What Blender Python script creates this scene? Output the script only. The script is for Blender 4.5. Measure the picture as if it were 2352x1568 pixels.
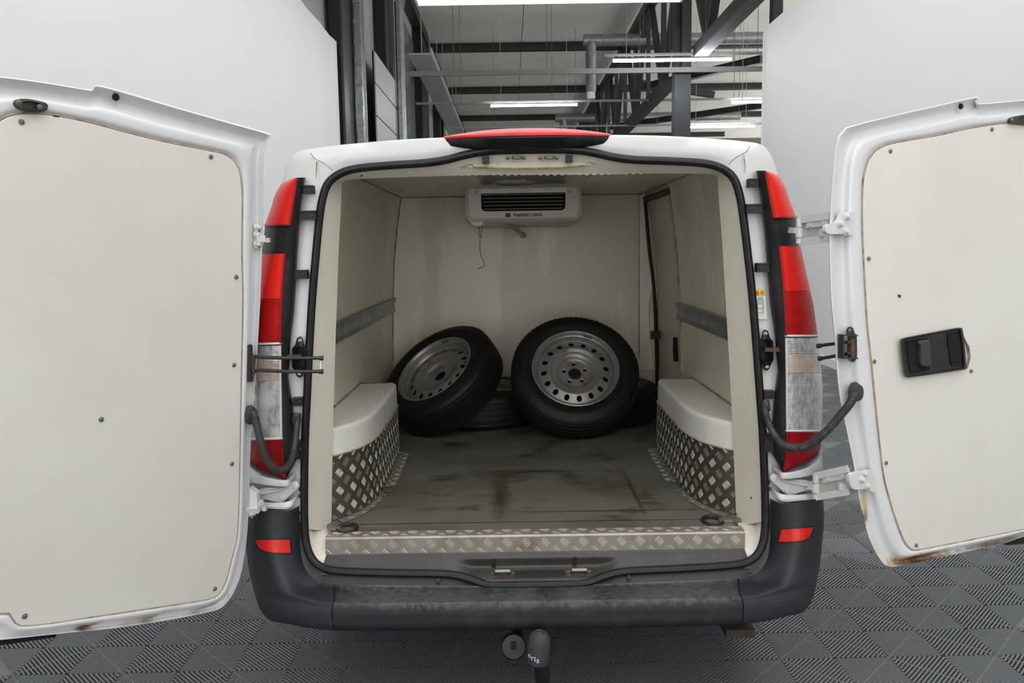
import bpy, math, random
import numpy as np
from mathutils import Vector, Matrix, Euler
random.seed(7)
for o in list(bpy.data.objects): bpy.data.objects.remove(o)
SC = bpy.context.scene
COL = SC.collection

# ------------------------------------------------------------------ camera
FPX = 1829.3
PITCH = math.atan(212/FPX); ROLL = 0.015
CAMP = Vector((-0.068, -2.6, 1.56))
cF = Vector((0, math.cos(PITCH), -math.sin(PITCH))); r0 = Vector((1, 0, 0)); u0 = r0.cross(cF)
cR = r0*math.cos(ROLL) - u0*math.sin(ROLL); cU = cR.cross(cF)
cam = bpy.data.cameras.new('camera'); cam.sensor_width = 36; cam.lens = 28.0; cam.clip_start = .05; cam.clip_end = 200
camo = bpy.data.objects.new('camera', cam); COL.objects.link(camo)
camo.matrix_world = Matrix(((cR.x, cU.x, -cF.x, CAMP.x), (cR.y, cU.y, -cF.y, CAMP.y), (cR.z, cU.z, -cF.z, CAMP.z), (0, 0, 0, 1)))
SC.camera = camo

# ------------------------------------------------------------------ world, exposure
w = bpy.data.worlds.new('world'); SC.world = w; w.use_nodes = True
w.node_tree.nodes['Background'].inputs[0].default_value = (1, .985, .955, 1)
w.node_tree.nodes['Background'].inputs[1].default_value = 2.0
SC.view_settings.view_transform = 'Standard'; SC.view_settings.look = 'None'
SC.view_settings.gamma = 1; SC.view_settings.exposure = 0.15; SC.view_settings.use_curve_mapping = False
SOFTBOX_POWER = 1.9      # radiance of the big overhead light box
TUBE_POWER = 65.0        # radiance of the hall's strip lamps

# ------------------------------------------------------------------ measuring helpers: a photo pixel seen at a known place
def ray(x, y): return cF + cR*((x-1176)/FPX) - cU*((y-784)/FPX)
def at(x, y, Y=None, X=None, Z=None):
    r = ray(x, y)
    if Y is not None: t = (Y-CAMP.y)/r.y
    elif X is not None: t = (X-CAMP.x)/r.x
    else: t = (Z-CAMP.z)/r.z
    return CAMP + r*t
def onplane(x, y, m, n):
    r = ray(x, y); return CAMP + r*((m-CAMP).dot(n)/r.dot(n))
def proj(P):
    d = Vector(P)-CAMP; z = d.dot(cF)
    return (1176+FPX*d.dot(cR)/z, 784-FPX*d.dot(cU)/z, z)

# ------------------------------------------------------------------ materials
def mat(name, col, rough=.5, metal=0.0, col2=None, nscale=8, nlo=.45, nhi=.7, stretch=None, bump=0, bscale=60, spots=(), coat=0, spec=.5,
        emit=None, wave=None, trans=0, layers=(), ior=1.5):
    m = bpy.data.materials.get(name)
    if m: return m
    m = bpy.data.materials.new(name); m.use_nodes = True
    N = m.node_tree.nodes; L = m.node_tree.links; b = N['Principled BSDF']
    b.inputs['Base Color'].default_value = (*col, 1); b.inputs['Roughness'].default_value = rough; b.inputs['Metallic'].default_value = metal
    b.inputs['Specular IOR Level'].default_value = spec; b.inputs['Coat Weight'].default_value = coat; b.inputs['Coat Roughness'].default_value = .08
    b.inputs['Transmission Weight'].default_value = trans; b.inputs['IOR'].default_value = ior
    tc = N.new('ShaderNodeTexCoord'); src = tc.outputs['Object']
    mp = N.new('ShaderNodeMapping'); L.new(src, mp.inputs[0])
    if stretch: mp.inputs['Scale'].default_value = stretch
    cur = None
    def noise(scale, detail=6, rough_=.6, vec=None):
        n = N.new('ShaderNodeTexNoise'); n.inputs['Scale'].default_value = scale; n.inputs['Detail'].default_value = detail; n.inputs['Roughness'].default_value = rough_
        L.new(vec or mp.outputs[0], n.inputs['Vector']); return n
    def ramp(fac, lo, hi):
        r = N.new('ShaderNodeMapRange'); r.inputs[1].default_value = lo; r.inputs[2].default_value = hi; L.new(fac, r.inputs[0]); return r.outputs[0]
    def mix(fac, a, bcol):
        x = N.new('ShaderNodeMix'); x.data_type = 'RGBA'; L.new(fac, x.inputs[0])
        if a is None: x.inputs[6].default_value = (*col, 1)
        else: L.new(a, x.inputs[6])
        x.inputs[7].default_value = (*bcol, 1); return x.outputs[2]
    if col2: cur = mix(ramp(noise(nscale).outputs[0], nlo, nhi), cur, col2)
    for (c2, sc, lo, hi, st) in layers:
        mm = N.new('ShaderNodeMapping'); L.new(src, mm.inputs[0]); mm.inputs['Scale'].default_value = st; mm.inputs['Location'].default_value = (sc*.37, sc*.11, 3.1)
        cur = mix(ramp(noise(sc, vec=mm.outputs[0]).outputs[0], lo, hi), cur, c2)
    for (c, rad, c2, amt) in spots:          # stains of a fixed place and size
        mm = N.new('ShaderNodeMapping'); mm.vector_type = 'POINT'; L.new(src, mm.inputs[0])
        mm.inputs['Location'].default_value = [-c[i]/rad[i] for i in range(3)]; mm.inputs['Scale'].default_value = [1/rad[i] for i in range(3)]
        ln = N.new('ShaderNodeVectorMath'); ln.operation = 'LENGTH'; L.new(mm.outputs[0], ln.inputs[0])
        nz = noise(45, vec=src); a1 = N.new('ShaderNodeMath'); a1.operation = 'MULTIPLY_ADD'; L.new(nz.outputs[0], a1.inputs[0]); a1.inputs[1].default_value = 1.8
        L.new(ln.outputs['Value'], a1.inputs[2])
        rr = N.new('ShaderNodeMapRange'); rr.inputs[1].default_value = 1.15; rr.inputs[2].default_value = 1.95; rr.inputs[3].default_value = amt; rr.inputs[4].default_value = 0
        L.new(a1.outputs[0], rr.inputs[0]); cur = mix(rr.outputs[0], cur, c2)
    if cur is not None: L.new(cur, b.inputs['Base Color'])
    h = None
    if wave:
        wv = N.new('ShaderNodeTexWave'); wv.bands_direction = wave[0]; wv.inputs['Scale'].default_value = wave[1]; wv.inputs['Distortion'].default_value = wave[3] if len(wave) > 3 else 0
        L.new(src, wv.inputs[0]); h = wv.outputs['Fac']; bump_s = wave[2]
    elif bump: h = noise(bscale, 4).outputs[0]; bump_s = bump
    if h is not None:
        bp = N.new('ShaderNodeBump'); bp.inputs['Strength'].default_value = bump_s; bp.inputs['Distance'].default_value = .004; L.new(h, bp.inputs['Height']); L.new(bp.outputs[0], b.inputs['Normal'])
    if emit: b.inputs['Emission Color'].default_value = (*emit[0], 1); b.inputs['Emission Strength'].default_value = emit[1]
    return m
RUST = (.16, .055, .018)
white_paint = mat('white_paint', (.64, .645, .65), .30, col2=(.58, .58, .57), nscale=3, nlo=.5, nhi=.8, coat=.4, layers=[((.45, .40, .32), 30, .72, .8, (1, 1, 1))])
liner = mat('cream_liner', (.86, .81, .685), .36, col2=(.81, .755, .625), nscale=2.5, nlo=.42, nhi=.7, layers=[((.33, .28, .2), 70, .72, .78, (1, 1, .35)), ((.72, .67, .555), 1.3, .46, .50, (2.5, 1, .35))])
jamb_m = mat('jamb_cream', (.75, .715, .61), .42, col2=(.66, .62, .5), nscale=3, nlo=.45, nhi=.75, layers=[((.3, .25, .17), 45, .75, .82, (1, 1, .5))])
panel_m = mat('door_panel_plastic', (.735, .715, .675), .42, col2=(.67, .645, .60), nscale=1.6, nlo=.4, nhi=.75, layers=[((.5, .44, .36), 26, .74, .82, (1, 1, 1))])
rubber = mat('black_rubber', (.009, .009, .010), .45, spec=.35, col2=(.018, .018, .018), nscale=25)
black_pl = mat('black_plastic', (.011, .012, .013), .45, spec=.35, col2=(.02, .022, .024), nscale=14)
tan_m = mat('old_sealant', (.45, .37, .25), .8, col2=(.2, .13, .07), nscale=30, nlo=.45, nhi=.7)
steel_m = mat('zinc_steel', (.26, .26, .24), .5, .7, col2=(.3, .25, .2), nscale=40)
rusty_m = mat('rusty_steel', (.14, .075, .04), .7, .3, col2=(.06, .05, .045), nscale=40)
dark_steel = mat('dark_steel', (.05, .052, .055), .45, .6, col2=(.11, .06, .035), nscale=30, nlo=.55, nhi=.75)
brown_dot = mat('rusty_bolt_head', (.07, .03, .018), .7)

# ------------------------------------------------------------------ mesh helpers
class MB:
    def __init__(s): s.v = []; s.f = []; s.mi = []
    def add(s, vs, fs, mi=0):
        k = len(s.v); s.v += [tuple(p) for p in vs]; s.f += [tuple(i+k for i in f) for f in fs]; s.mi += [mi]*len(fs); return s
    def box(s, c, d, M=None, mi=0):
        vs = [Vector((x*d[0]/2, y*d[1]/2, z*d[2]/2)) for x in (-1, 1) for y in (-1, 1) for z in (-1, 1)]
        if M is not None: vs = [M @ v for v in vs]
        vs = [v+Vector(c) for v in vs]
        return s.add(vs, [(0, 1, 3, 2), (4, 6, 7, 5), (0, 4, 5, 1), (2, 3, 7, 6), (0, 2, 6, 4), (1, 5, 7, 3)], mi)
    def bar(s, a, b, wd, h, up=(0, 0, 1), mi=0):
        a = Vector(a); b = Vector(b); d = (b-a); ln = d.length; d.normalize(); u = Vector(up); sx = d.cross(u)
        if sx.length < 1e-4: sx = d.cross(Vector((0, 1, 0)))
        sx.normalize(); u = sx.cross(d); M = Matrix((sx, d, u)).transposed()
        return s.box((a+b)/2, (wd, ln, h), M, mi)
    def grid(s, rows, cu=False, cv=False, mi=0):
        n = len(rows); m = len(rows[0]); vs = [p for r in rows for p in r]; fs = []
        for i in range(n if cu else n-1):
            for j in range(m if cv else m-1):
                a, b2 = i*m+j, i*m+(j+1) % m; c, d = ((i+1) % n)*m+(j+1) % m, ((i+1) % n)*m+j
                fs.append((a, b2, c, d))
        return s.add(vs, fs, mi)
    def tube(s, path, r, n=8, closed=False, caps=True, mi=0, sq=(1, 1), up=None):
        P = [Vector(p) for p in path]; N_ = len(P); rows = []; pu = None
        for i in range(N_):
            t = (P[(i+1) % N_]-P[i-1]) if closed else (P[min(i+1, N_-1)]-P[max(i-1, 0)])
            t.normalize()
            if up is not None: u = Vector(up)
            elif pu is None: u = Vector((0, 0, 1)) if abs(t.z) < .9 else Vector((0, 1, 0))
            else: u = pu
            sx = t.cross(u); sx.normalize(); u = sx.cross(t); pu = u
            rr = r[i] if isinstance(r, (list, tuple)) else r
            rows.append([P[i]+(sx*math.cos(2*math.pi*k/n)*sq[0]+u*math.sin(2*math.pi*k/n)*sq[1])*rr for k in range(n)])
        s.grid(rows, closed, True, mi)
        if caps and not closed:
            k = len(s.v)-N_*n; s.f.append(tuple(range(k, k+n))); s.f.append(tuple(range(k+(N_-1)*n, k+N_*n))); s.mi += [mi, mi]
        return s
    def prism(s, poly, vec, mi=0):
        n = len(poly); vec = Vector(vec); A = [Vector(p) for p in poly]; B = [p+vec for p in A]
        fs = [tuple(range(n)), tuple(range(2*n-1, n-1, -1))]+[(i, (i+1) % n, n+(i+1) % n, n+i) for i in range(n)]
        return s.add(A+B, fs, mi)
    def lathe(s, prof, M=None, n=24, mi=0, cap=False):
        M = M or Matrix(); rows = [[M @ Vector((r*math.cos(2*math.pi*k/n), r*math.sin(2*math.pi*k/n), z)) for k in range(n)] for r, z in prof]
        s.grid(rows, False, True, mi)
        if cap:
            k = len(s.v)-len(prof)*n; s.f.append(tuple(range(k+(len(prof)-1)*n, k+len(prof)*n))); s.mi.append(mi)
        return s
    def mesh(s, name, mats, smooth=40):
        me = bpy.data.meshes.new(name); me.from_pydata(s.v, [], s.f)
        for m_ in (mats if isinstance(mats, (list, tuple)) else [mats]): me.materials.append(m_)
        me.polygons.foreach_set('material_index', s.mi)
        if smooth:
            import bmesh
            bm = bmesh.new(); bm.from_mesh(me); bmesh.ops.recalc_face_normals(bm, faces=bm.faces); bm.to_mesh(me); bm.free()
            me.polygons.foreach_set('use_smooth', [True]*len(me.polygons)); me.set_sharp_from_angle(angle=math.radians(smooth))
        me.update(); return me
    def build(s, name, mats, parent=None, smooth=40): return link(name, s.mesh(name, mats, smooth), parent)
def link(name, data, parent=None, M=None):
    o = bpy.data.objects.new(name, data); COL.objects.link(o)
    if parent is not None: o.parent = parent
    if M is not None: o.matrix_local = M
    return o
def tag(o, label=None, cat=None, group=None, kind=None):
    if label: o['label'] = label
    if cat: o['category'] = cat
    if group: o['group'] = group
    if kind: o['kind'] = kind
    return o
def empty(name, M=None):
    o = bpy.data.objects.new(name, None); COL.objects.link(o); o.empty_display_size = .1
    if M is not None: o.matrix_world = M
    return o
def copy_tree(o, parent=None):
    c = o.copy(); COL.objects.link(c)
    if parent is not None: c.parent = parent; c.matrix_parent_inverse = o.matrix_parent_inverse
    for ch in list(o.children): copy_tree(ch, c)
    return c
def cr(P, n=6, closed=False):
    P = [Vector(p) for p in P]; N_ = len(P); out = []
    for i in range(N_ if closed else N_-1):
        g = (lambda k: P[k % N_]) if closed else (lambda k: P[max(0, min(N_-1, k))])
        p0, p1, p2, p3 = g(i-1), g(i), g(i+1), g(i+2)
        for k in range(n):
            t = k/n; out.append(.5*((2*p1)+(p2-p0)*t+(2*p0-5*p1+4*p2-p3)*t*t+(3*p1-p0-3*p2+p3)*t**3))
    if not closed: out.append(P[-1])
    return out
def resample(P, n):
    P = [Vector(p) for p in P]; L = [0]
    for a, b in zip(P, P[1:]): L.append(L[-1]+(b-a).length)
    out = []; j = 0
    for k in range(n):
        t = L[-1]*k/(n-1)
        while j < len(L)-2 and L[j+1] < t: j += 1
        f = (t-L[j])/max(1e-9, L[j+1]-L[j]); out.append(P[j].lerp(P[j+1], min(1, f)))
    return out
def rmat(n_, up=(0, 0, 1), loc=(0, 0, 0)):     # local z along n_, local y near up
    z = Vector(n_).normalized(); x = Vector(up).cross(z); x.normalize(); y = z.cross(x)
    M = Matrix((x, y, z)).transposed().to_4x4(); M.translation = Vector(loc); return M
def text(name, body, size, M, m_, parent=None, bold=0.0, ext=.0006):
    cu = bpy.data.curves.new(name, 'FONT'); cu.body = body; cu.size = size; cu.extrude = ext; cu.offset = bold; cu.align_x = 'CENTER'; cu.align_y = 'CENTER'
    t = bpy.data.objects.new(name+'_curve', cu); COL.objects.link(t); bpy.context.view_layer.update()
    me = bpy.data.meshes.new_from_object(t.evaluated_get(bpy.context.evaluated_depsgraph_get())); bpy.data.objects.remove(t)
    n0_ = len(me.vertices); thick = size*.034; mb_ = MB(); vs_ = [tuple(v.co) for v in me.vertices]; fs_ = [tuple(p.vertices) for p in me.polygons]
    for dx, dy in ((0, 0), (thick, 0), (-thick, 0), (0, thick), (0, -thick)): mb_.add([(x+dx, y+dy, z+.00002*dx) for x, y, z in vs_], fs_)
    me = mb_.mesh(name, m_, 0); me.name = name; me.materials.clear(); me.materials.append(m_)
    return link(name, me, parent, M)
def mx(p): return Vector((-p[0], p[1], p[2]))

# ================================================================== THE SETTING: photo booth inside a tall hall
def struct(name, mb, m, smooth=40, label=None, parent=None):
    o = mb.build(name, m, parent, smooth)
    if parent is None: tag(o, label, None, None, 'structure')
    return o
grey_wall = mat('hall_wall_paint', (.40, .41, .41), .6, col2=(.36, .37, .37), nscale=1.5)
hall_ceil = mat('hall_ceiling_panel', (.84, .83, .78), .65, col2=(.79, .78, .73), nscale=.8)
dark_frame = mat('anthracite_steel', (.028, .032, .038), .45, .2, col2=(.04, .045, .052), nscale=3)
galv = mat('galvanised_sheet', (.36, .39, .39), .42, .75, col2=(.24, .26, .26), nscale=9, nlo=.4, nhi=.7)
booth_l = mat('booth_fabric_white', (.73, .735, .745), .6, col2=(.715, .72, .73), nscale=1, wave=('X', .0, 0))
booth_r = mat('booth_board_white', (.77, .77, .767), .5, col2=(.75, .75, .747), nscale=.6)
concrete = mat('subfloor_dark', (.012, .012, .013), .8)
tile_m = mat('tile_plastic_grey', (.132, .143, .15), .38)
tile_e = mat('tile_joint_dust', (.30, .31, .31), .6)
white_m = mat('white_enamel', (.78, .78, .78), .4)

XR = at(1905, 842, Z=0).x
XL = -2.97
zl = at(770, 95, X=XL); zr = at(1757, 65, X=XR)
TOP_L, END_L, TOP_R, END_R = zl.z, zl.y, zr.z, zr.y
# floor slab under the click tiles
floor = struct('floor', MB().box((4, 26, -.068), (22, 74, .10)), concrete)
# fabric-clad booth wall on the left with soft upright ripples
mb = MB(); rows = []
for i in range(150):
    y = -7+(END_L+7)*i/149; k = max(0, (y-6.5)/(END_L-6.5)); dx = .010*k*math.sin(y*5.1)+.006*k*math.sin(y*13+1)
    rows.append([(XL+dx, y, -.01), (XL+dx, y, TOP_L*.5), (XL+dx*.8, y, TOP_L)])
mb.grid(rows)
mb.box((XL-.04, (END_L-7)/2, TOP_L/2), (.05, END_L+7, TOP_L+.01)); mb.box((XL-.015, END_L+.012, TOP_L/2), (.06, .03, TOP_L+.02), mi=0)
struct('wall_left', mb, booth_l)
mb = MB().box((XR+.05, (END_R-7)/2, TOP_R/2), (.10, END_R+7, TOP_R+.01))
mb.box((XR+.05, END_R+.01, TOP_R/2), (.14, .03, TOP_R+.02)); mb.box((XR-.006, (END_R-7)/2, .05), (.012, END_R+7, .12))
struct('wall_right', mb, booth_r)
struct('floor_hall', MB().box((6, 37, -.012), (18.6, 51, .02)), mat('hall_concrete', (.30, .30, .29), .5, col2=(.25, .25, .24), nscale=1))

# hall shell
XW = -3.16; ZC = 9.0
hw = struct('wall_hall_side', MB().box((XW-.1, 28, ZC/2), (.2, 66, ZC+.2)), grey_wall)
struct('wall_hall_end', MB().box((11, 61, ZC/2), (34, .2, ZC)), mat('far_wall_dark', (.10, .105, .11), .7))
struct('wall_hall_far_side', MB().box((27, 46, ZC/2), (.2, 30, ZC)), mat('far_wall_dark', (.10, .105, .11), .7))
ce = struct('ceiling', MB().box((11, 28, ZC+.16), (33, 68, .1)), mat('ceiling_joint_brown', (.16, .145, .12), .7))
def dist_x(px, X): return (X-CAMP.x)*FPX/(px-1176)+CAMP.y     # depth at which a thing at X shows at that column
# ceiling panels, one board each
BAY = 7.9; ys = [at(985, 106, Z=ZC).y]; Y0B = ys[0]
pan = MB().box((0, 0, 0), (3.58, 1.30, .06)).mesh('ceiling_panel', hall_ceil, 0)
for i in range(8):
    for j in range(22):
        link('ceiling_panel', pan, ce, Matrix.Translation((-1.35+i*3.6, 12+j*1.317*1.5, ZC+.09)) @ Matrix.Diagonal((1, 1.5, 1, 1)))
# roof beams across the hall
for i, yy in enumerate([Y0B-BAY, Y0B, Y0B+BAY, Y0B+2*BAY, Y0B+3*BAY]):
    if i == 0: continue
    mb = MB().box((5.5, yy, ZC-.18), (17.4, .30, .08)).box((5.5, yy, ZC-.05), (17.4, .14, .3)).box((5.5, yy, ZC+.03), (17.4, .30, .05))
    o = mb.build('roof_beam', dark_frame, None, 0)
    tag(o, ['', 'long dark roof beam nearest the big light box', 'second dark roof beam behind the duct drop', 'third dark roof beam deep in the hall', 'farthest dark roof beam just above the red brake lamp'][i], 'beam', 'dark roof beams across the hall')
# eave beam along the side wall
e0, e1 = at(953, 30, X=XW+.2), at(1056, 285, X=XW+.2)
tag(MB().bar((XW+.16, e0.y-8, e0.z-.05), (XW+.16, 60, e0.z-.05), .3, .36).build('eave_beam', dark_frame, None, 0), 'long dark eave beam running along the top of the side wall', 'beam')
# columns against the side wall
for px0, px1, wd, lab in ((788, 836, .30, 'dark steel wall column just behind the white booth wall'), (890, 914, .28, 'dark steel wall column beside the ribbed door panel'),
                          (972, 990, .26, 'dark steel wall column behind the glazed strip'), (1012, 1024, .26, 'dark steel wall column with green sign')):
    ya, yb = dist_x(px0, XW+.1), dist_x(px1, XW+.1)
    mb = MB().box((XW+.12, (ya+yb)/2, ZC/2), (wd*.9, .9*(yb-ya), ZC))
    mb.box((XW+.27, ya+.1, ZC/2), (.04, .34, ZC)); mb.box((XW+.01, ya+.1, ZC/2), (.04, .34, ZC))
    tag(mb.build('wall_column', dark_frame, None, 0), lab, 'column', 'wall columns of the hall')
# galvanised door rail (vertical channel), bright inner edge
ya = dist_x(846, XW+.35)
mb = MB().box((XW+.36, ya, 4.0), (.10, .28, 8.0)).box((XW+.42, ya+.16, 4.0), (.03, .05, 8.0))
for k in range(14): mb.box((XW+.36, ya-.15, 3.2+k*.36), (.13, .03, .10))
tag(mb.build('door_rail', galv, None, 0), 'galvanised vertical door rail with bolted brackets beside dark column', 'rail')
# white sectional door made of wide panels
P0 = at(858, 116, X=XW+.33); P1 = at(916, 184, X=XW+.33)
door = empty('sectional_door', Matrix.Translation((XW+.33, (P0.y+P1.y)/2, 0))); tag(door, 'white sectional overhead door between two galvanised rails', 'door')
z_ = P0.z; hh = P0.z-at(858, 188, X=XW+.33).z
k = 0
while z_ > 0.1:
    h = min(hh, z_); MB().box((0, 0, z_-h/2), (.05, P1.y-P0.y, h-.03)).build('door_panel', mat('door_panel_grey_white', (.52, .53, .53), .5), door, 0); z_ -= hh; k += 1
MB().box((-.02, 0, P0.z/2), (.03, P1.y-P0.y, P0.z)).build('backing', dark_frame, door, 0)
# second galvanised rail which bends over at the top
yb = dist_x(921, XW+.3); zt = at(925, 20, X=XW+.3).z
path = [(XW+.46, yb, 0), (XW+.46, yb, zt-1.2), (XW+.48, yb, zt-.5), (XW+.6, yb+.2, zt), (XW+.9, yb+.6, zt+.35), (XW+1.6, yb+1, zt+.45)]
mb = MB().tube(cr(path, 5), .09, 6).tube([Vector(p)+Vector((.0, .45, 0)) for p in cr(path, 5)], .07, 6)
for k in range(10): mb.box((XW+.46, yb+.22, .8+k*.85), (.06, .5, .08))
tag(mb.build('door_rail', galv, None), 'galvanised door rail that bends over at its top', 'rail')
# wall strip of glazing and green sign
ya, yb = dist_x(945, XW+.05), dist_x(970, XW+.05)
mb = MB(); mb.box((XW+.045, (ya+yb)/2-.3, 4.2), (.06, (yb-ya)*.8, 8)); tag(mb.build('glazed_strip', mat('dull_glass', (.17, .20, .19), .18), None, 0), 'tall dull glass strip in the side wall between columns', 'window')
g0, g1 = at(1020, 266, X=XW+.35), at(1030, 308, X=XW+.35)
mb = MB().box((XW+.33, (g0.y+g1.y)/2, (g0.z+g1.z)/2-.3), (.05, abs(g1.y-g0.y), abs(g0.z-g1.z)+.9)).box((XW+.16, (g0.y+g1.y)/2, (g0.z+g1.z)/2-.3), (.34, .06, .06)); so = mb.build('sign_board', mat('green_sign', (.22, .42, .06), .5), None, 0); tag(so, 'small green sign board high on the far side wall', 'sign')
MB().box((XW+.362, (g0.y+g1.y)/2, (g0.z+g1.z)/2-.35), (.012, abs(g1.y-g0.y)*.5, abs(g0.z-g1.z)*.5)).build('pale_patch', white_m, so, 0)
# pale trunking that runs along the wall under the eave
t0, t1 = at(968, 168, X=XW+.75), at(1050, 278, X=XW+.75)
mb = MB().box((XW+.72, (t0.y+t1.y)/2, (t0.z+t1.z)/2-.02), (.62, t1.y-t0.y, .05)).box((XW+1.03, (t0.y+t1.y)/2, (t0.z+t1.z)/2+.06), (.03, t1.y-t0.y, .16))
for k in range(7): mb.box((XW+.72, t0.y+.5+k*2.4, ((t0.z+t1.z)/2+ZC)/2), (.02, .02, ZC-(t0.z+t1.z)/2))
tag(mb.build('cable_tray', mat('pale_sheet', (.50, .53, .52), .35, .3), None, 0), 'pale sheet cable tray along the side wall under eave beam', 'tray')
# longitudinal truss on a row of columns
XT = 4.2; zt_ = ZC-.25; zb_ = at(1610, 115, X=XT).z
truss = empty('roof_truss', Matrix.Translation((XT, 20, zb_))); tag(truss, 'dark steel roof truss of diagonal bars running down the hall', 'truss')
off = Matrix.Translation((-XT, -20, -zb_))
def tb(nm, a, b, wd, h): link(nm, MB().bar(a, b, wd, h).mesh(nm, dark_frame, 0), truss, off)
tb('top_chord', (XT, 8, zt_), (XT, 58, zt_), .26, .26); tb('bottom_chord', (XT, 9.5, zb_), (XT, 15.7, zb_), .30, .26); tb('bottom_chord', (XT, 19.2, zb_), (XT, 48, zb_), .30, .26)
n0 = dist_x(1618, XT); st = 4.9
for k in range(-1, 7):
    yb = n0+k*st-(.15 if k == 0 else 0)
    tb('web_bar', (XT, yb, zb_), (XT, yb-st*.42, zt_), .17, .15); tb('web_bar', (XT, yb, zb_), (XT, yb+st*.42, zt_), .17, .15); tb('web_post', (XT, yb, zb_), (XT, yb, zt_), .13, .13)
    tb('web_post', (XT, yb+st*.5, zb_), (XT, yb+st*.5, zt_), .12, .12)
yc = dist_x(1562, XT)
mb = MB().box((XT, yc, ZC/2), (.40, .34, ZC)); tag(mb.build('hall_column', dark_frame, None, 0), 'tall dark square column carrying the roof truss', 'column')
tag(MB().box((XT+2.05, dist_x(1770, XT+2.05), 5), (.22, .3, 8)).build('hall_column', dark_frame, None, 0), 'slim dark post behind the edge of the right booth wall', 'column')
# sloping girders that cross to the right behind the truss
for (a, b, wd) in (((1478, 200, 26), (1752, 136, 21), .22), ((1462, 190, 30), (1640, 218, 30), .24), ((1400, 292, 34), (1752, 242, 28), .22)): tb('cross_girder', at(a[0], a[1], Y=a[2]), at(b[0], b[1], Y=b[2]), wd, wd)
# ventilation ducts
def ducts(px0, px1, py, Y, r, pxd, pyd, lab):
    a, b = at(px0, py, Y=Y), at(px1, py-6, Y=Y); d = empty('ventilation_duct', Matrix.Translation((a.x, Y, a.z))); tag(d, lab, 'duct', 'galvanised ducts under the hall roof')
    o = Matrix.Translation((-a.x, -Y, -a.z))
    mb = MB().tube([a.lerp(b, t/12) for t in range(13)], r, 20)
    for t in range(1, 9): mb.tube([a.lerp(b, t/9-.004), a.lerp(b, t/9+.004)], r*1.07, 20)
    link('main_pipe', mb.mesh('main_pipe', galv), d, o)
    if pxd:
        p = at(pxd, py, Y=Y); q = at(pxd, pyd, Y=Y); mb = MB().tube([(p.x, Y-.02, p.z), (p.x, Y-.02, q.z)], r*.88, 20); link('drop_pipe', mb.mesh('drop_pipe', galv), d, o)
        mb = MB().tube([(p.x, Y-.02, q.z), (p.x, Y-.02, q.z-.2)], r*.7, 16); link('outlet', mb.mesh('outlet', white_m), d, o)
ducts(1340, 1760, 93, 23.4, .185, 1357, 212, 'galvanised duct with a vertical drop pipe under the roof')
ducts(1276, 1700, 272, 38, .20, 1293, 300, 'far galvanised duct just above the red brake lamp')
# lamp rails with strip lamps hanging below
tube_m = mat('strip_lamp_glow', (1, 1, 1), .5, emit=((.95, .98, 1), TUBE_POWER))
def lamp_rail(px0, px1, py, Y, h, lab):
    a, b = at(px0, py, Y=Y), at(px1, py-6*(px1-px0)/500, Y=Y); b.z = a.z
    rl = tag(MB().box((a+b)/2, (b.x-a.x, .08, h)).build('lamp_rail', mat('rail_white', (.22, .23, .23), .5), None, 0), lab, 'rail', 'white rails carrying the strip lamps')
    for k in range(4):
        x = a.x+(b.x-a.x)*(k+.5)/4
        MB().box((x, Y, (a.z+ZC)/2+.02), (.012, .012, ZC-a.z+.04)).build('hanger_wire', mat('wire_grey', (.12, .12, .12), .5), rl, 0)
lamp_rail(1388, 1790, 127, 15.9, .05, 'upper white lamp rail with a strip lamp below it')
lamp_rail(936, 1790, 170, 17.2, .115, 'broad white lamp rail without a lamp')
lamp_rail(955, 1790, 238, 21.4, .06, 'thin white lamp rail above the middle strip lamp')
lamp_rail(1042, 1790, 294, 25.6, .06, 'lowest white lamp rail just above the red brake lamp')
def strip_lamp(px0, px1, py, Y, h, lab):
    a, b = at(px0, py, Y=Y), at(px1, py-.016*(px1-px0), Y=Y); b.z = a.z; c = (a+b)/2
    o = MB().box((c.x, Y, a.z+.04), (b.x-a.x, .09, .03)).box((a.x+.3, Y, (a.z+ZC)/2+.03), (.012, .012, ZC-a.z)).box((b.x-.3, Y, (a.z+ZC)/2+.03), (.012, .012, ZC-a.z)).build('strip_lamp', mat('lamp_body_grey', (.45, .5, .5), .4), None, 0); tag(o, lab, 'lamp', 'strip lamps in the hall')
    MB().tube([(a.x, Y, a.z), (b.x, Y, b.z)], h, 10).build('glowing_tube', tube_m, o)
strip_lamp(1408, 1680, 140, 15.7, .03, 'glowing strip lamp in front of the dark column')
strip_lamp(1127, 1326, 243, 21.2, .034, 'glowing strip lamp left of the truss over the brake lamp')
strip_lamp(1681, 1795, 234, 21.2, .045, 'glowing strip lamp half hidden by the right booth wall')
strip_lamp(1578, 1733, 291, 25.3, .045, 'lowest glowing strip lamp right of the dark column')
# big soft light box over the van
LBZ = 5.7
q0, q1 = at(962, 12, Z=LBZ), at(1560, 5, Z=LBZ)
lx0, lx1, ly1, ly0 = q0.x, q1.x, q0.y, -6.4
lb = empty('light_box', Matrix.Translation(((lx0+lx1)/2, (ly0+ly1)/2, LBZ))); tag(lb, 'huge bright white light box hanging above the van', 'light')
cx_, cy_, wx, wy = 0, 0, lx1-lx0, ly1-ly0
MB().box((0, 0, .004), (wx, wy, .02)).build('diffuser', mat('softbox_glow', (1, 1, 1), .5, emit=((.97, .985, 1), SOFTBOX_POWER)), lb, 0)
mb = MB()
for sx in (-1, 1): mb.box((sx*(wx/2+.02), 0, .09), (.04, wy+.08, .2))
for sy in (-1, 1): mb.box((0, sy*(wy/2+.02), .09), (wx, .04, .2))
mb.box((0, 0, .17), (wx, wy, .03)); mb.build('casing', white_m, lb, 0)

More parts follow.
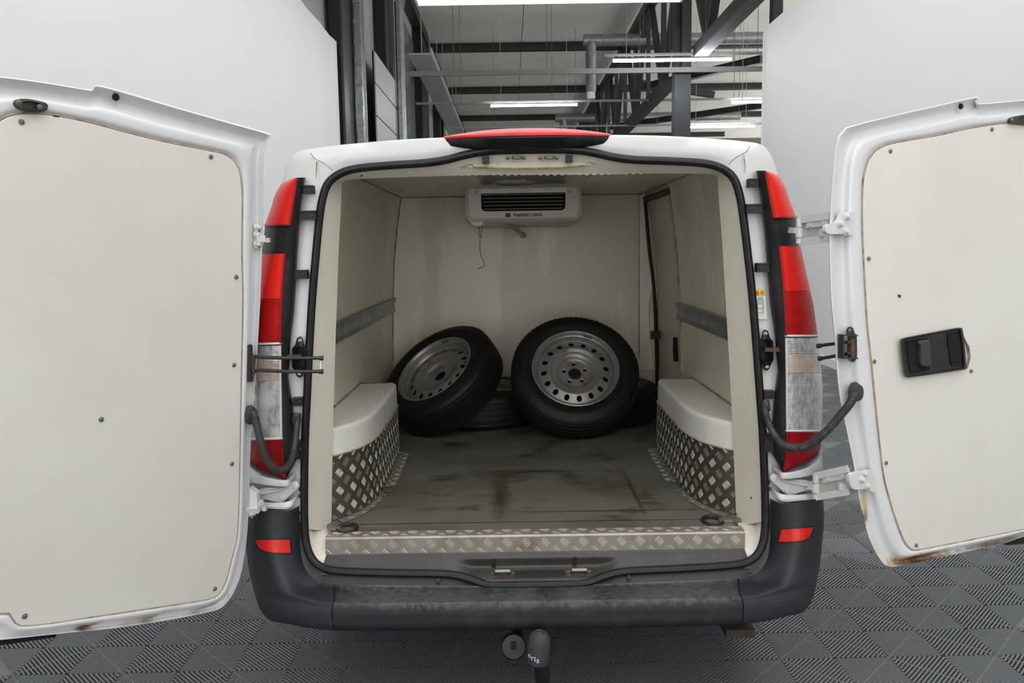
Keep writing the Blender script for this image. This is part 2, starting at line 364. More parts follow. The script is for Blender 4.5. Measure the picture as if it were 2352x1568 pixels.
# ------------------------------------------------------------------ ribbed click tiles, laid cornerwise
S = .2927; A0 = math.radians(45+.65); ORG = Vector((.105, .254)); NR = 22
def tile_geo(full):
    vs, fs, mi = [], [], []
    h = S/2-.0012; p = S/NR
    for q in range(4):
        c, s = math.cos(q*math.pi/2), math.sin(q*math.pi/2)
        for i in range(NR):
            t = -S/2+(i+.5)*p; a, b = -h, -abs(t)-.0012
            if b-a < .004: continue
            w0, w1 = .0046, .0031; k = len(vs)
            loc = [(t-w0, a, -.014), (t+w0, a, -.014), (t-w1, a, 0), (t+w1, a, 0), (t-w0, b, -.014), (t+w0, b, -.014), (t-w1, b, 0), (t+w1, b, 0)]
            vs += [(x*c-y*s, x*s+y*c, z) for x, y, z in loc]
            f = [(2, 3, 7, 6), (0, 2, 6, 4), (3, 1, 5, 7)]
            if full: f += [(0, 1, 3, 2), (4, 6, 7, 5)]
            fs += [tuple(k+n for n in g) for g in f]; mi += [0]*len(f)
        k = len(vs); loc = [(-h, -h-.0006, -.0015), (h, -h-.0006, -.0015), (h, -h+.0012, -.0015), (-h, -h+.0012, -.0015)]
        vs += [(x*c-y*s, x*s+y*c, z) for x, y, z in loc]; fs.append((k, k+1, k+2, k+3)); mi.append(1)
    return vs, fs, mi
tv, tf, tm = tile_geo(True); tb_ = MB(); tb_.v, tb_.f, tb_.mi = tv, tf, tm; tile_me = tb_.mesh('floor_tile', [tile_m, tile_e], 0)
cand = []; rest = []
ca, sa = math.cos(A0), math.sin(A0)
for i in range(-50, 51):
    for j in range(-50, 51):
        u, v = (i+.5)*S, (j+.5)*S; X, Y = ORG.x+u*ca-v*sa, ORG.y+u*sa+v*ca
        if not (XL-.17 < X < XR+.17 and -4.0 < Y < 11.5): continue
        vis = False
        if Y > -1.2:
            px, py, zz = proj((X, Y, 0)); vis = -90 < px < 2440 and 820 < py < 1680
            if 560 < px < 1880 and py < 1395: vis = False
            if px < 570 and py < 1385+(570-px)*.10: vis = False
            if px > 1990 and py < 1290-max(0, px-2040)*.22: vis = False
            if 1880 <= px <= 1990 and py < 850: vis = False
        (cand if vis else rest).append((Y, X))
cand.sort()
rest += cand[300:]; cand = cand[:300]
ofl = Matrix()
for Y, X in cand: link('floor_tile', tile_me, floor, Matrix.Translation((X, Y, 0)) @ Matrix.Rotation(A0, 4, 'Z'))
lv, lf, lm = tile_geo(False); lv = np.array(lv); lf = np.array(lf); nb = len(lv)
R2 = np.array([[ca, sa, 0], [-sa, ca, 0], [0, 0, 1]]); lv = lv @ R2
V = np.concatenate([lv+np.array([X, Y, 0]) for Y, X in rest]); Fq = np.concatenate([lf+nb*k for k in range(len(rest))])
me = bpy.data.meshes.new('tile_field'); me.vertices.add(len(V)); me.vertices.foreach_set('co', V.ravel())
me.loops.add(Fq.size); me.loops.foreach_set('vertex_index', Fq.ravel().astype(np.int32))
me.polygons.add(len(Fq)); me.polygons.foreach_set('loop_start', np.arange(0, Fq.size, 4, dtype=np.int32))
me.polygons.foreach_set('material_index', np.tile(np.array(lm, dtype=np.int32), len(rest)))
me.materials.append(tile_m); me.materials.append(tile_e); me.update(calc_edges=True)
tag(link('tile_field', me, floor), 'the remaining grey ribbed floor tiles', None, None, 'stuff')
# ================================================================== THE VAN
van = empty('cargo_van'); tag(van, 'white refrigerated cargo van with both rear doors wide open', 'van')
def U(px, py, Y): return at(px, py, Y=Y)
def sub(P, n=5, closed=False): return cr(P, n, closed)

# --- ring of the door opening (right half, bottom centre to top centre), as pixel, pixel, depth
SEAL = [(1225, 1342, -.085), (1300, 1341, -.085), (1350, 1337, -.083), (1392, 1322, -.078), (1440, 1312, -.074), (1560, 1306, -.07), (1680, 1298, -.062), (1722, 1287, -.05), (1746, 1262, -.035), (1757, 1215, -.02),
        (1757, 1130, -.008), (1752, 1000, 0), (1745, 900, 0), (1737, 790, .005), (1727, 670, .01), (1716, 570, .015), (1706, 490, .02), (1698, 445, .025), (1684, 408, .03), (1656, 386, .035), (1615, 375, .04), (1540, 370, .04),
        (1460, 367, .04), (1410, 361, .04), (1365, 351, .04), (1310, 344, .04), (1225, 344, .04)]
SR = [U(*p) for p in SEAL]
def half_loop(R):                     # right half + mirrored left half -> closed loop
    R = list(R); R[0] = Vector((0, R[0].y, R[0].z)); R[-1] = Vector((0, R[-1].y, R[-1].z))
    return R+[mx(p) for p in reversed(R[1:-1])]
seal_loop = sub(half_loop(SR), 6, True)
mb = MB().tube(seal_loop, .0135, 10, closed=True, sq=(1.0, 1.0)); 
mb.tube([p+Vector((0, -.006, 0)) for p in sub(half_loop([p*1.0 for p in SR]), 6, True)], .0085, 8, closed=True)
mb.build('door_seal', rubber, van)

# --- body: loft of the outer skin, then the recessed frame between skin and seal
OUT = [(0, 1.930), (.20, 1.929), (.42, 1.924), (.60, 1.912), (.70, 1.902), (.765, 1.888), (.805, 1.845), (.832, 1.76), (.858, 1.60), (.89, 1.40), (.922, 1.20), (.945, 1.0), (.955, .85), (.955, .72), (.950, .62), (.93, .42), (.90, .36)]
secs = [(.10, 1, 1), (.16, 1.003, 1.001), (.35, 1.006, 1.004), (1.2, 1.008, 1.006), (2.4, 1.005, 1.006), (3.1, .99, 1.0), (3.55, .97, .93), (3.95, .96, .72), (4.45, .93, .62), (4.75, .86, .55)]
def sec(y, sx, sz):
    half = sub([Vector((x*sx, y, .36+(z-.36)*sz)) for x, z in OUT], 4)
    return [mx(p) for p in reversed(half)]+half[1:]
mb = MB().grid([sec(*s) for s in secs])
last = sec(*secs[-1]); mb.add(last, [tuple(range(len(last)))])
mb.add([(-.88, .1, .37), (.88, .1, .37), (.84, 4.7, .37), (-.84, 4.7, .37)], [(0, 1, 2, 3)])
body = mb.build('body_shell', white_paint, van, 35)
# rear frame: outer edge at the skin, rolled corner, recessed flange, seal seat
ST = [  # outer metric (x, z), flange pixel(x, y, depth)
    ((.90, .36), (1700, 1330, .0)), ((.93, .42), (1745, 1310, .0)), ((.950, .62), (1790, 1190, .012)), ((.955, .74), (1800, 1120, .012)), ((.955, .85), (1800, 1060, .012)),
    ((.945, 1.0), (1795, 950, .012)), ((.922, 1.20), (1790, 820, .015)), ((.89, 1.40), (1776, 680, .018)), ((.858, 1.60), (1760, 550, .02)), ((.832, 1.76), (1745, 455, .025)), ((.805, 1.845), (1732, 385, .03)),
    ((.765, 1.888), (1716, 352, .03)), ((.70, 1.902), (1690, 350, .035)), ((.60, 1.912), (1620, 347, .037)), ((.42, 1.924), (1490, 338, .04)), ((.20, 1.929), (1350, 328, .04)), ((0, 1.930), (1225, 325, .04))]
sidx = [.6*0+7, 8, 9, 9.6, 10.4, 11.3, 12.6, 13.8, 15, 16.3, 17.4, 18.4, 19, 20.2, 22, 24.6, 26]
def seal_at(t):
    i = min(int(t), len(SR)-2); return SR[i].lerp(SR[i+1], t-i)
rows = []
for (o, fl), si in zip(ST, sidx):
    o3 = Vector((o[0], .10, o[1])); f3 = U(*fl); s3 = seal_at(si)
    top = o[1] > 1.86
    edge = o3.lerp(f3, .07 if top else .06); edge.y = .062 if top else .075
    e2 = o3.lerp(f3, .22 if top else .25); e2.y = .047 if top else .05
    rows.append([o3, edge, e2, f3, f3.lerp(s3, .5)+Vector((0, .004, 0)), s3+Vector((0, .012, 0))])
cols = [sub([r[k] for r in rows], 4) for k in range(6)]
for c in cols: c[-1].x = 0
mb = MB().grid(cols).grid([[mx(p) for p in c] for c in cols])
mb.build('rear_frame', white_paint, van, 50)
# roof-corner overlap folds with old sealer and rust
for s in (1, -1):
    f = (lambda p: p) if s > 0 else mx
    path = [U(1673, 378, .018), U(1690, 362, .02), U(1708, 352, .02), U(1716, 346, .02), U(1722, 336, .03)]
    MB().tube([f(p) for p in sub(path, 5)], .0014, 6).build('corner_weld_seam', mat('seam_dirty', (.25, .19, .13), .7, col2=(.55, .53, .5), nscale=60), van)
    path = [U(1708, 356, .018), U(1710, 372, .016), U(1712, 396, .016)]
    MB().tube([f(p) for p in path], [.0022, .002, .0008], 6, sq=(1, .3)).build('rust_run', mat('rust_streak', (.30, .19, .10), .8, col2=(.5, .43, .35), nscale=40), van)

# --- high brake lamp above the opening
arc = []
for k in range(41):
    t = -1+2*k/40; arc.append(t)
def bl(t, px_half, py_c, py_e, Yc, Ye, pw=2.0):
    return U(1211+px_half*t-0*t, py_c+(py_e-py_c)*abs(t)**pw - .016*px_half*t, Yc+(Ye-Yc)*abs(t)**2)
rows = [[bl(t, 193, 294, 311, .06, .075, 2.2) for t in arc], [bl(t, 192, 300, 312, .0, .06, 2.2) for t in arc], [bl(t, 191, 306, 313, -.035, .05, 2.4) for t in arc], [bl(t, 191, 311, 316, -.042, .048, 2.4) for t in arc]]
brake_h = MB().grid([[bl(t, 191, 311, 316, -.038, .05, 2.4) for t in arc], [bl(t, 189, 316, 319, -.04, .047, 2.4) for t in arc], [bl(t, 184, 338, 332, -.005, .045, 2.2) for t in arc], [bl(t, 176, 345, 336, .035, .05, 2) for t in arc]])
brake = brake_h.build('brake_lamp', black_pl, van, 60)
red_lens = mat('red_lens', (.72, .022, .012), .3, spec=.5, ior=1.2, col2=(.62, .016, .010), nscale=5)
MB().grid(rows).build('red_lens', mat('brake_lens_red', (.50, .012, .010), .35, ior=1.18, col2=(.38, .008, .008), nscale=12), brake, 60)
# cover screw recesses
for px in (1050, 1199, 1369):
    p = U(px, 325-.016*(px-1211), -.012 if px == 1199 else .028); MB().box(p, (.012, .012, .012)).build('recess', mat('pitch_black', (.003, .003, .003), .9), brake, 0)

# --- tail lamps (right one measured, left one mirrored)
LXB = [(392, 1757), (420, 1761), (450, 1766), (500, 1775), (565, 1788), (640, 1795), (700, 1799), (775, 1803), (850, 1804), (990, 1805), (1040, 1803), (1083, 1800)]
LXD = [(392, 1760), (396, 1774), (404, 1788), (430, 1804), (460, 1813), (500, 1829), (565, 1838), (600, 1846), (700, 1868), (775, 1878), (850, 1886), (900, 1889), (990, 1888), (1030, 1884), (1050, 1876), (1065, 1858), (1083, 1806)]
LXA = [(392, 1736), (450, 1746), (500, 1752), (565, 1758), (640, 1764), (700, 1769), (775, 1780), (850, 1786), (900, 1779), (990, 1771), (1040, 1772), (1083, 1797)]
def ip(T, y):
    if y <= T[0][0]: return T[0][1]
    for (a, b), (c, d) in zip(T, T[1:]):
        if a <= y <= c: return b+(d-b)*(y-a)/(c-a)
    return T[-1][1]
def lens_row(y, raise_=0.0):
    xb, xd = ip(LXB, y), ip(LXD, y); wd = xd-xb; Yb = -.052-raise_
    return [U(xb, y, Yb+.012), U(xb+wd*.04, y, Yb), U(xb+wd*.25, y, Yb-.006), U(xb+wd*.5, y, Yb+.002), U(xb+wd*.72, y, Yb+.022), U(xb+wd*.9, y, Yb+.055), U(xd, y, Yb+.10), U(xd+.5, y, Yb+.15)]
clear_lens = mat('clear_lens', (.60, .60, .59), .16, .3, col2=(.33, .33, .33), nscale=90, nlo=.4, nhi=.62, stretch=(1, 1, .5), coat=.3, layers=[((.72, .72, .71), 10, .5, .62, (1, 1, .6)), ((.30, .31, .31), 12, .55, .68, (1.5, 1, 1.2))])  # grey streaks in the colour stand in for silvery reflections
amber_lens = mat('amber_tinted_lens', (.56, .44, .36), .16, .3, col2=(.62, .58, .54), nscale=40, coat=.3)
dark_red = mat('dark_red_lens', (.20, .004, .006), .22, ior=1.25, col2=(.33, .01, .01), nscale=9)
mid_red = mat('ribbed_red_lens', (.50, .012, .010), .3, ior=1.2, col2=(.34, .008, .008), nscale=12)
def lens(name, ya, yb, m_, s, parent, ribs=0, rowsn=10):
    f = (lambda p: p) if s > 0 else mx
    ys_ = [ya+(yb-ya)*k/rowsn for k in range(rowsn+1)]
    mb = MB().grid([[f(p) for p in sub(lens_row(y), 3)] for y in ys_])
    o = mb.build(name, m_, parent, 60)
    if ribs:
        mb = MB()
        for k in range(ribs):
            y = ya+(yb-ya)*(k+.5)/ribs; r = sub(lens_row(y, .0015), 3)[3:-3]; mb.tube([f(p) for p in r], .0013, 5, sq=(1, 1), caps=False)
        mb.build('lens_rib', m_, parent)
    return o
for s in (1, -1):
    f = (lambda p: p) if s > 0 else mx
    side = 'right' if s > 0 else 'left'
    rows = []
    for y in [392, 415, 450, 500, 530, 565, 600, 640, 700, 775, 850, 900, 950, 990, 1040, 1070, 1083]:
        xa, xb, xd = ip(LXA, y), ip(LXB, y), ip(LXD, y)
        rows.append([f(U(xa, y, .028)), f(U(xa+.5, y, -.005)), f(U(xa+(xb-xa)*.35, y, -.03)), f(U(xb, y, -.047)), f(U(xb+(xd-xb)*.5, y, -.038)), f(U(xb+(xd-xb)*.85, y, .01)), f(U(xd-1, y, .075)), f(U(xd-2, y, .13))])
    lamp = MB().grid(rows).build('tail_lamp', black_pl, van, 50)
    lamp['label'] = 'tall red and clear tail lamp beside the %s rear door' % side
    lens('upper_red_lens', 393, 500, red_lens, s, lamp)
    lens('lower_red_lens', 565, 668, red_lens, s, lamp)
    lens('lower_red_lens', 669, 772, mid_red, s, lamp, 26)
    lens('clear_lens', 776, 812, clear_lens, s, lamp, 9)
    lens('amber_lens', 812.5, 856, amber_lens, s, lamp, 11)
    lens('clear_lens', 856.5, 990, clear_lens, s, lamp, 33)
    lens('dark_red_lens', 992, 1081, dark_red, s, lamp)
    bez = mat('lens_bezel_red', (.22, .006, .006), .3, spec=.3)
    for (ya, yb) in ((394, 500), (565, 772), (776, 990), (992, 1081)):
        ys_ = [ya+(yb-ya)*k/10 for k in range(11)]; MB().tube([f(lens_row(y, .001)[1]) for y in ys_], .0042, 6).build('lens_bezel', bez if ya != 776 else mat('clear_lens_edge', (.6, .6, .6), .3), lamp)
        if yb != 1081: MB().tube([f(p) for p in sub(lens_row(yb-1, .001), 3)[2:-2]], .0042, 6).build('lens_bezel', bez if yb == 500 else mat('clear_lens_edge', (.6, .6, .6), .3), lamp)
    # fixing tabs between lamp and flange
    for (x0, x1, y0, y1) in ((1717, 1740, 411, 430), (1713, 1754, 469, 489), (1736, 1768, 604, 624), (1753, 1775, 896, 914), (1753, 1775, 995, 1035)):
        a, b = U(x0, y0, -.004), U(x1, y1, -.004); c = (a+b)/2
        mb = MB().box(f(c), (b.x-a.x, .026, abs(a.z-b.z)))
        mb.box(f(c)+Vector((0, -.014, (a.z-b.z)/2-.002)), (b.x-a.x, .006, .004)).box(f(c)+Vector((0, -.014, -(a.z-b.z)/2+.002)), (b.x-a.x, .006, .004))
        o = mb.build('lamp_bracket', black_pl, lamp, 0)
        MB().lathe([(.0001, .003), (.004, .003), (.005, 0)], rmat((0, -1, 0), loc=f(U(x0+10, (y0+y1)/2, -.0175))), 10).build('rusty_screw', brown_dot, lamp)
    # white body lip under the lamp, hinge pocket below it
    rows = [[f(U(x, y, d)) for x, y, d in r] for r in (
        [(1772, 1066, .01), (1786, 1076, -.03), (1799, 1085, -.058), (1830, 1081, -.055), (1860, 1070, -.03), (1880, 1052, .01), (1888, 1030, .08)],
        [(1772, 1070, .01), (1786, 1081, -.032), (1799, 1091, -.062), (1830, 1089, -.058), (1862, 1080, -.03), (1884, 1068, .01), (1890, 1060, .08)],
        [(1771, 1074, .01), (1785, 1086, -.03), (1797, 1099, -.060), (1830, 1097, -.056), (1862, 1091, -.03), (1886, 1084, .01), (1892, 1080, .08)],
        [(1771, 1076, .03), (1785, 1089, -.01), (1797, 1101, -.02), (1830, 1099, -.02), (1862, 1094, .0), (1886, 1088, .03), (1890, 1085, .10)])]
    MB().grid([sub(r, 3) for r in rows]).build('lamp_sill', white_paint, van, 50)
    rows = [[f(U(x, y, d)) for x, y, d in r] for r in (
        [(1768, 1112, .01), (1776, 1122, -.02), (1794, 1134, -.045), (1830, 1136, -.045), (1868, 1132, -.02)],
        [(1768, 1122, .0), (1780, 1133, -.03), (1797, 1146, -.058), (1832, 1145, -.058), (1876, 1140, -.02)],
        [(1768, 1126, .01), (1780, 1138, -.03), (1797, 1151, -.056), (1832, 1150, -.056), (1876, 1145, -.02)])]
    MB().grid([sub(r, 3) for r in rows]).build('hinge_pocket_rim', white_paint, van, 50)
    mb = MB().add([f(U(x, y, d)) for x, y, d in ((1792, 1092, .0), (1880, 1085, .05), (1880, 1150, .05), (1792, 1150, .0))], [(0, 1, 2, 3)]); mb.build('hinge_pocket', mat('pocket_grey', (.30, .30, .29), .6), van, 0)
    # bolts on the flange
    for (x, y) in ((1757, 1058+50), (1757, 1123), (1757, 1163)):
        MB().lathe([(.0001, .004), (.006, .004), (.009, 0)], rmat((0, -1, 0), loc=f(U(x+6, y, .0))), 12).build('rusty_bolt', brown_dot, van)
    # striker guide (black oval plate with a pocket)
    mb = MB()
    out = [(1757, 756), (1764, 760), (1769, 776), (1776, 783), (1777, 826), (1771, 836), (1766, 848), (1760, 851), (1754, 846), (1750, 832), (1744, 826), (1743, 783), (1749, 774), (1752, 760)]
    inn = [(1757, 779), (1762, 779), (1768, 781), (1770, 786), (1770, 822), (1767, 827), (1763, 829), (1759, 829), (1755, 829), (1751, 827), (1749, 822), (1749, 786), (1751, 781), (1754, 779)]
    O_ = [f(U(x, y, -.012)) for x, y in out]; I_ = [f(U(x, y, -.022)) for x, y in inn]; I2 = [f(U(x, y, .012)) for x, y in inn]; Ob = [f(U(x, y, .02)) for x, y in out]
    mb.grid([Ob, O_, I_, I2], False, True); mb.add(I2, [tuple(range(14))])
    stg = mb.build('striker_guide', black_pl, van, 40)
    for (x, y) in ((1758, 766), (1761, 841)): MB().lathe([(.0001, .004), (.006, .004), (.0085, 0)], rmat((0, -1, 0), loc=f(U(x, y, -.013))), 12).build('bolt', mat('brassy_bolt', (.45, .38, .25), .4, .8), stg)
    MB().box(f(U(1765, 802, -.01)), (.03, .03, .012)).box(f(U(1780, 802, -.02)), (.022, .02, .014)).build('pin', rusty_m, stg, 0)
# warning sticker on the right pillar
st_ = MB().prism([U(1733, 664, .006), U(1757, 665, .006), U(1762, 733, .006), U(1737, 732, .006)], (0, .002, 0)).build('warning_sticker', mat('sticker_white', (.72, .71, .68), .5), van, 0)
MB().prism([U(1733, 664, .0035), U(1757, 665, .0035), U(1758, 678, .0035), U(1734, 678, .0035)], (0, .0015, 0)).build('yellow_band', mat('sticker_yellow', (.85, .48, .02), .5), st_, 0)
ink = mat('sticker_ink', (.06, .06, .06), .6)
mb = MB()
for a, b in (((1736, 676), (1739.5, 668)), ((1739.5, 668), (1743, 676)), ((1743, 676), (1736, 676))): mb.bar(U(*a, .002), U(*b, .002), .0016, .001, (0, 1, 0))
mb.tube([U(1751+3*math.cos(t), 672+3*math.sin(t), .002) for t in [k*math.pi/5 for k in range(11)]], .0008, 4); mb.build('warning_symbols', ink, st_, 0)
mb = MB()
for P in ([(1740, 718), (1740, 690), (1743, 683), (1750, 683), (1753, 690), (1753, 718), (1740, 718)], [(1741, 692), (1752, 692)], [(1742, 697), (1751, 697)], [(1740, 708), (1753, 708)], [(1744, 685), (1746, 689), (1749, 685)]):
    for a, b in zip(P, P[1:]): mb.bar(U(*a, .002), U(*b, .002), .0011, .001, (0, 1, 0))
mb.build('van_outline_print', ink, st_, 0)

# --- bumper
bump_m = mat('bumper_plastic', (.025, .029, .034), .5, spec=.35, col2=(.023, .025, .028), nscale=20, bump=.12, bscale=500)
bump_worn = mat('bumper_plastic_worn', (.017, .0195, .0235), .5, spec=.35, bump=.12, bscale=500, spots=[((x, -.15, .474), (r, .3, .030), (.10, .105, .11), .8) for x, r in ((-.50, .2), (-.28, .25), (-.05, .1), (.12, .12), (.36, .2), (.52, .2))], layers=[((.03, .033, .037), 12, .5, .7, (1, 1, 1))])
BP = [  # stations from the top of the corner to the middle; inner -> outer -> under
    [(1771, 1146, .0), (1797, 1156, -.050), (1845, 1152, -.062), (1882, 1147, -.01), (1890, 1148, .05), (1891, 1149, .12), (1885, 1150, .16)],
    [(1770, 1195, -.004), (1799, 1200, -.056), (1846, 1200, -.072), (1886, 1198, -.012), (1892, 1198, .05), (1892, 1199, .12), (1885, 1200, .16)],
    [(1769, 1240, -.012), (1796, 1246, -.064), (1842, 1248, -.088), (1879, 1244, -.02), (1886, 1245, .05), (1888, 1246, .12), (1880, 1246, .16)],
    [(1762, 1284, -.035), (1788, 1293, -.080), (1830, 1305, -.110), (1871, 1308, -.03), (1878, 1310, .04), (1880, 1312, .10), (1870, 1312, .16)],
    [(1744, 1312, -.06), (1770, 1326, -.095), (1810, 1342, -.145), (1858, 1343, -.07), (1866, 1366, -.035), (1856, 1394, -.02), (1838, 1396, .08)],
    [(1722, 1324, -.072), (1742, 1338, -.10), (1764, 1356, -.172), (1800, 1362, -.155), (1812, 1390, -.155), (1806, 1415, -.135), (1790, 1410, -.03)],
    [(1694, 1328, -.08), (1696, 1338, -.10), (1700, 1366, -.185), (1704, 1377, -.200), (1706, 1405, -.207), (1702, 1433, -.192), (1695, 1425, -.06)],
    [(1450, 1338, -.09), (1450, 1346, -.105), (1450, 1372, -.205), (1450, 1382, -.222), (1450, 1412, -.229), (1450, 1441, -.212), (1450, 1432, -.06)],
    [(1225, 1346, -.095), (1225, 1352, -.108), (1225, 1375, -.208), (1225, 1385, -.226), (1225, 1415, -.233), (1225, 1445, -.216), (1225, 1436, -.06)]]
BR = [[U(*p) for p in st] for st in BP]
for p in BR[-1]: p.x = 0
cols = [sub([st[k] for st in BR], 6) for k in range(7)]              # along the bumper
fine = [sub([c[i] for c in cols], 4) for i in range(len(cols[0]))]   # and across it
NS = 6*6
mid = fine[NS:]; mid = mid[:-1]+[[Vector((0, p.y, p.z)) for p in mid[-1]]]+[[mx(p) for p in r] for r in reversed(mid[:-1])]
bumper = MB().grid(mid).build('rear_bumper', bump_worn, van, 60); bumper['label'] = 'dark grey worn plastic rear bumper'
def shrink(r): return [p+Vector((.0035, 0, 0)) for p in r]
from mathutils.bvhtree import BVHTree
BV = {}
for s in (1, -1):
    f = (lambda p: p) if s > 0 else mx
    gm = MB().grid([[f(p) for p in r] for r in fine[:NS+1]]); BV[s] = BVHTree.FromPolygons(gm.v, gm.f)
    MB().grid([[f(p) for p in r] for r in fine[:NS]]+[[f(p) for p in shrink(fine[NS])]]).build('bumper_corner', bump_m, bumper, 60)
    r = fine[NS]; MB().tube([f(p+Vector((.0015, .007, 0))) for p in r[3:-3]], .004, 5).build('joint_gap', mat('pitch_black', (.003, .003, .003), .9), bumper)
    # lower lip ledge that follows the seal
    N_l = 60; la = resample(cols[0], N_l); lb_ = resample(sub([SR[i] for i in range(10, -1, -1)], 5), N_l)
    mb = MB().grid([[f(p) for p in la], [f(p.lerp(q, .5)+Vector((0, .012, 0))) for p, q in zip(la, lb_)], [f(q+Vector((0, .008, 0))) for q in lb_]])
    mb.build('bumper_ledge', mat('ledge_black', (.022, .023, .024), .5), bumper, 60)
    top_ = [(1795, 1217), (1820, 1215), (1845, 1213), (1868, 1211)] if s > 0 else [(586, 1240), (612, 1240), (640, 1240), (665, 1240)]
    bot_ = [(1789, 1244), (1818, 1243), (1846, 1240), (1861, 1230)] if s > 0 else [(593, 1256), (612, 1266), (640, 1269), (667, 1269)]
    def onb(x, y, off):
        d_ = ray(x, y).normalized(); h_ = BV[s].ray_cast(CAMP, d_)
        return h_[0]-d_*off if h_[0] is not None else at(x, y, Y=-.09-off)
    def patch(k, off, dep):
        cx_ = sum(p[0] for p in top_+bot_)/8; cy_ = sum(p[1] for p in top_+bot_)/8
        T = [(p.x, p.y) for p in cr([Vector((cx_+(x-cx_)*(1+(k-1)*.35), cy_+(y-cy_)*k, 0)) for x, y in top_], 4)]; B_ = [(p.x, p.y) for p in cr([Vector((cx_+(x-cx_)*(1+(k-1)*.35), cy_+(y-cy_)*k, 0)) for x, y in bot_], 4)]
        rows = []
        for j in range(7):
            t = j/6; r = [(a_[0]*(1-t)+b_[0]*t, a_[1]*(1-t)+b_[1]*t) for a_, b_ in zip(T, B_)]; rows.append([onb(x, y, off) for x, y in r])
        skirt = lambda r: [p+Vector((0, dep, 0)) for p in r]
        mb = MB().grid(rows); mb.grid([rows[0], skirt(rows[0])]); mb.grid([rows[-1], skirt(rows[-1])])
        for q in (0, -1): c_ = [r[q] for r in rows]; mb.grid([c_, skirt(c_)])
        return mb
    patch(1.0, .006, .012).build('reflector', mat('reflector_red', (.66, .016, .010), .3, spec=.3, coat=.15, col2=(.55, .012, .008), nscale=40), bumper, 40)
    patch(1.22, .002, .012).build('reflector_bezel', black_pl, bumper, 40)
for px, py in ((732, 1338), (1006, 1333), (1445, 1326), (1722, 1313)):
    MB().lathe([(.0001, .003), (.005, .003), (.008, 0)], rmat((0, -1, .2), loc=U(px, py, -.092)), 12).build('rusty_bolt', brown_dot, bumper)

# --- tow ball with cap, trailer socket behind it
tow = MB().tube([(0.01, -.285, .33), (0.012, -.28, .26), (0.012, -.24, .21), (.012, -.12, .19), (.012, .25, .24)], .022, 12).build('tow_bar', mat('tow_black', (.008, .008, .009), .6), van)
b0 = U(1237, 1500, -.30)
capm = mat('cap_rubber', (.035, .036, .038), .7, col2=(.05, .05, .052), nscale=30)
cap = MB().lathe([(.0001, .071), (.008, .0705), (.011, .067), (.016, .0695), (.024, .064), (.0315, .050), (.0335, .03), (.034, -.02), (.0325, -.028), (.030, -.030)], Matrix.Translation((b0.x, -.30, b0.z)) @ Matrix.Rotation(.06, 4, 'Y'), 28).build('ball_cap', capm, van)
rng = [(b0.x+.0342*math.sin(a), -.30-.0342*math.cos(a)) for a in [(-1.15+k*.05) for k in range(24)]]
mb = MB().grid([[(x, y, b0.z-.016+.006*math.sin(i*.12)) for i, (x, y) in enumerate(rng)], [(x, y, b0.z-.006-.012*(i/23)) for i, (x, y) in enumerate(rng)]]); mb.build('blue_swoosh', mat('swoosh_blue', (.01, .06, .16), .5), cap, 0)
glyph = mat('cap_lettering', (.75, .76, .78), .5)
for ch, a in (('o', -.98), ('r', -.62), ('i', -.36), ('s', -.10)):
    n_ = Vector((math.sin(a), -math.cos(a), 0)); M_ = rmat(n_, loc=(b0.x+.0346*n_.x, -.30+.0346*n_.y, b0.z+.004-.010*(a+.98)))
    text('lettering', ch, .022, M_, glyph, cap, .0, .0004)
sk = U(1180, 1484, -.20)
so = MB().lathe([(.0001, .030), (.036, .028), (.041, .018), (.042, -.02), (.036, -.05), (.02, -.09)], rmat((0, -1, .45), loc=sk), 24).build('trailer_socket', black_pl, van)
MB().box(sk+Vector((0, -.030, .018)), (.016, .012, .022)).box(sk+Vector((-.035, -.02, 0)), (.010, .012, .02)).box(sk+Vector((.035, -.02, 0)), (.010, .012, .02)).build('lid_lug', black_pl, so, 0)
MB().tube([sk+Vector((0, .02, -.05)), sk+Vector((0, .1, -.10)), sk+Vector((.02, .3, -.06))], .018, 8).build('bracket', tow.data.materials[0], so)
MB().box(U(1692, 1440, .12), (.10, .10, .03)).box(U(1692, 1440, .12)+Vector((0, .1, .02)), (.07, .2, .02)).build('chassis_bracket', mat('bracket_brown', (.05, .042, .028), .6), van, 0)
# ================================================================== REAR DOORS (swung open on tilted hinge axes)
DL = dict(m=Vector((-1.029, -.342, 1.24)), n=Vector((.825, -.559, -.079)).normalized(), side='left')
DR = dict(m=Vector((1.262, -.045, 1.264)), n=Vector((.403, -.915, .022)).normalized(), side='right')
def dpt(D, x, y, w): return onplane(x, y, D['m']+D['n']*w, D['n'])
# outlines as four runs: hinge edge (top->bottom), bottom, free edge, top
LO = [[(625, 308), (612, 328), (606, 350), (604, 420), (602, 600), (592, 800), (577, 1000), (570, 1200), (556, 1310), (540, 1355)], [(540, 1355), (520, 1386), (480, 1406), (300, 1438), (130, 1456), (0, 1470), (-90, 1480)],
      [(-90, 1480), (-108, 1440), (-110, 900), (-106, 220), (-100, 166)], [(-100, 166), (0, 175), (100, 188), (190, 203), (213, 206), (236, 197), (430, 253), (625, 308)]]
LP = [[(535, 369), (546, 383), (553, 417), (555, 453), (554, 588), (556, 700), (552, 900), (549, 1100), (544, 1229), (533, 1276), (516, 1341), (508, 1356)], [(508, 1356), (497, 1368), (474, 1376), (337, 1397), (196, 1418), (112, 1431), (50, 1436), (36, 1428), (25, 1411), (15, 1406), (-45, 1412)],
      [(-45, 1412), (-62, 1390), (-64, 900), (-60, 350), (-40, 310)], [(-40, 310), (0, 279), (28, 266), (67, 262), (121, 266), (202, 282), (281, 303), (365, 324), (463, 344), (505, 352), (522, 359), (535, 369)]]
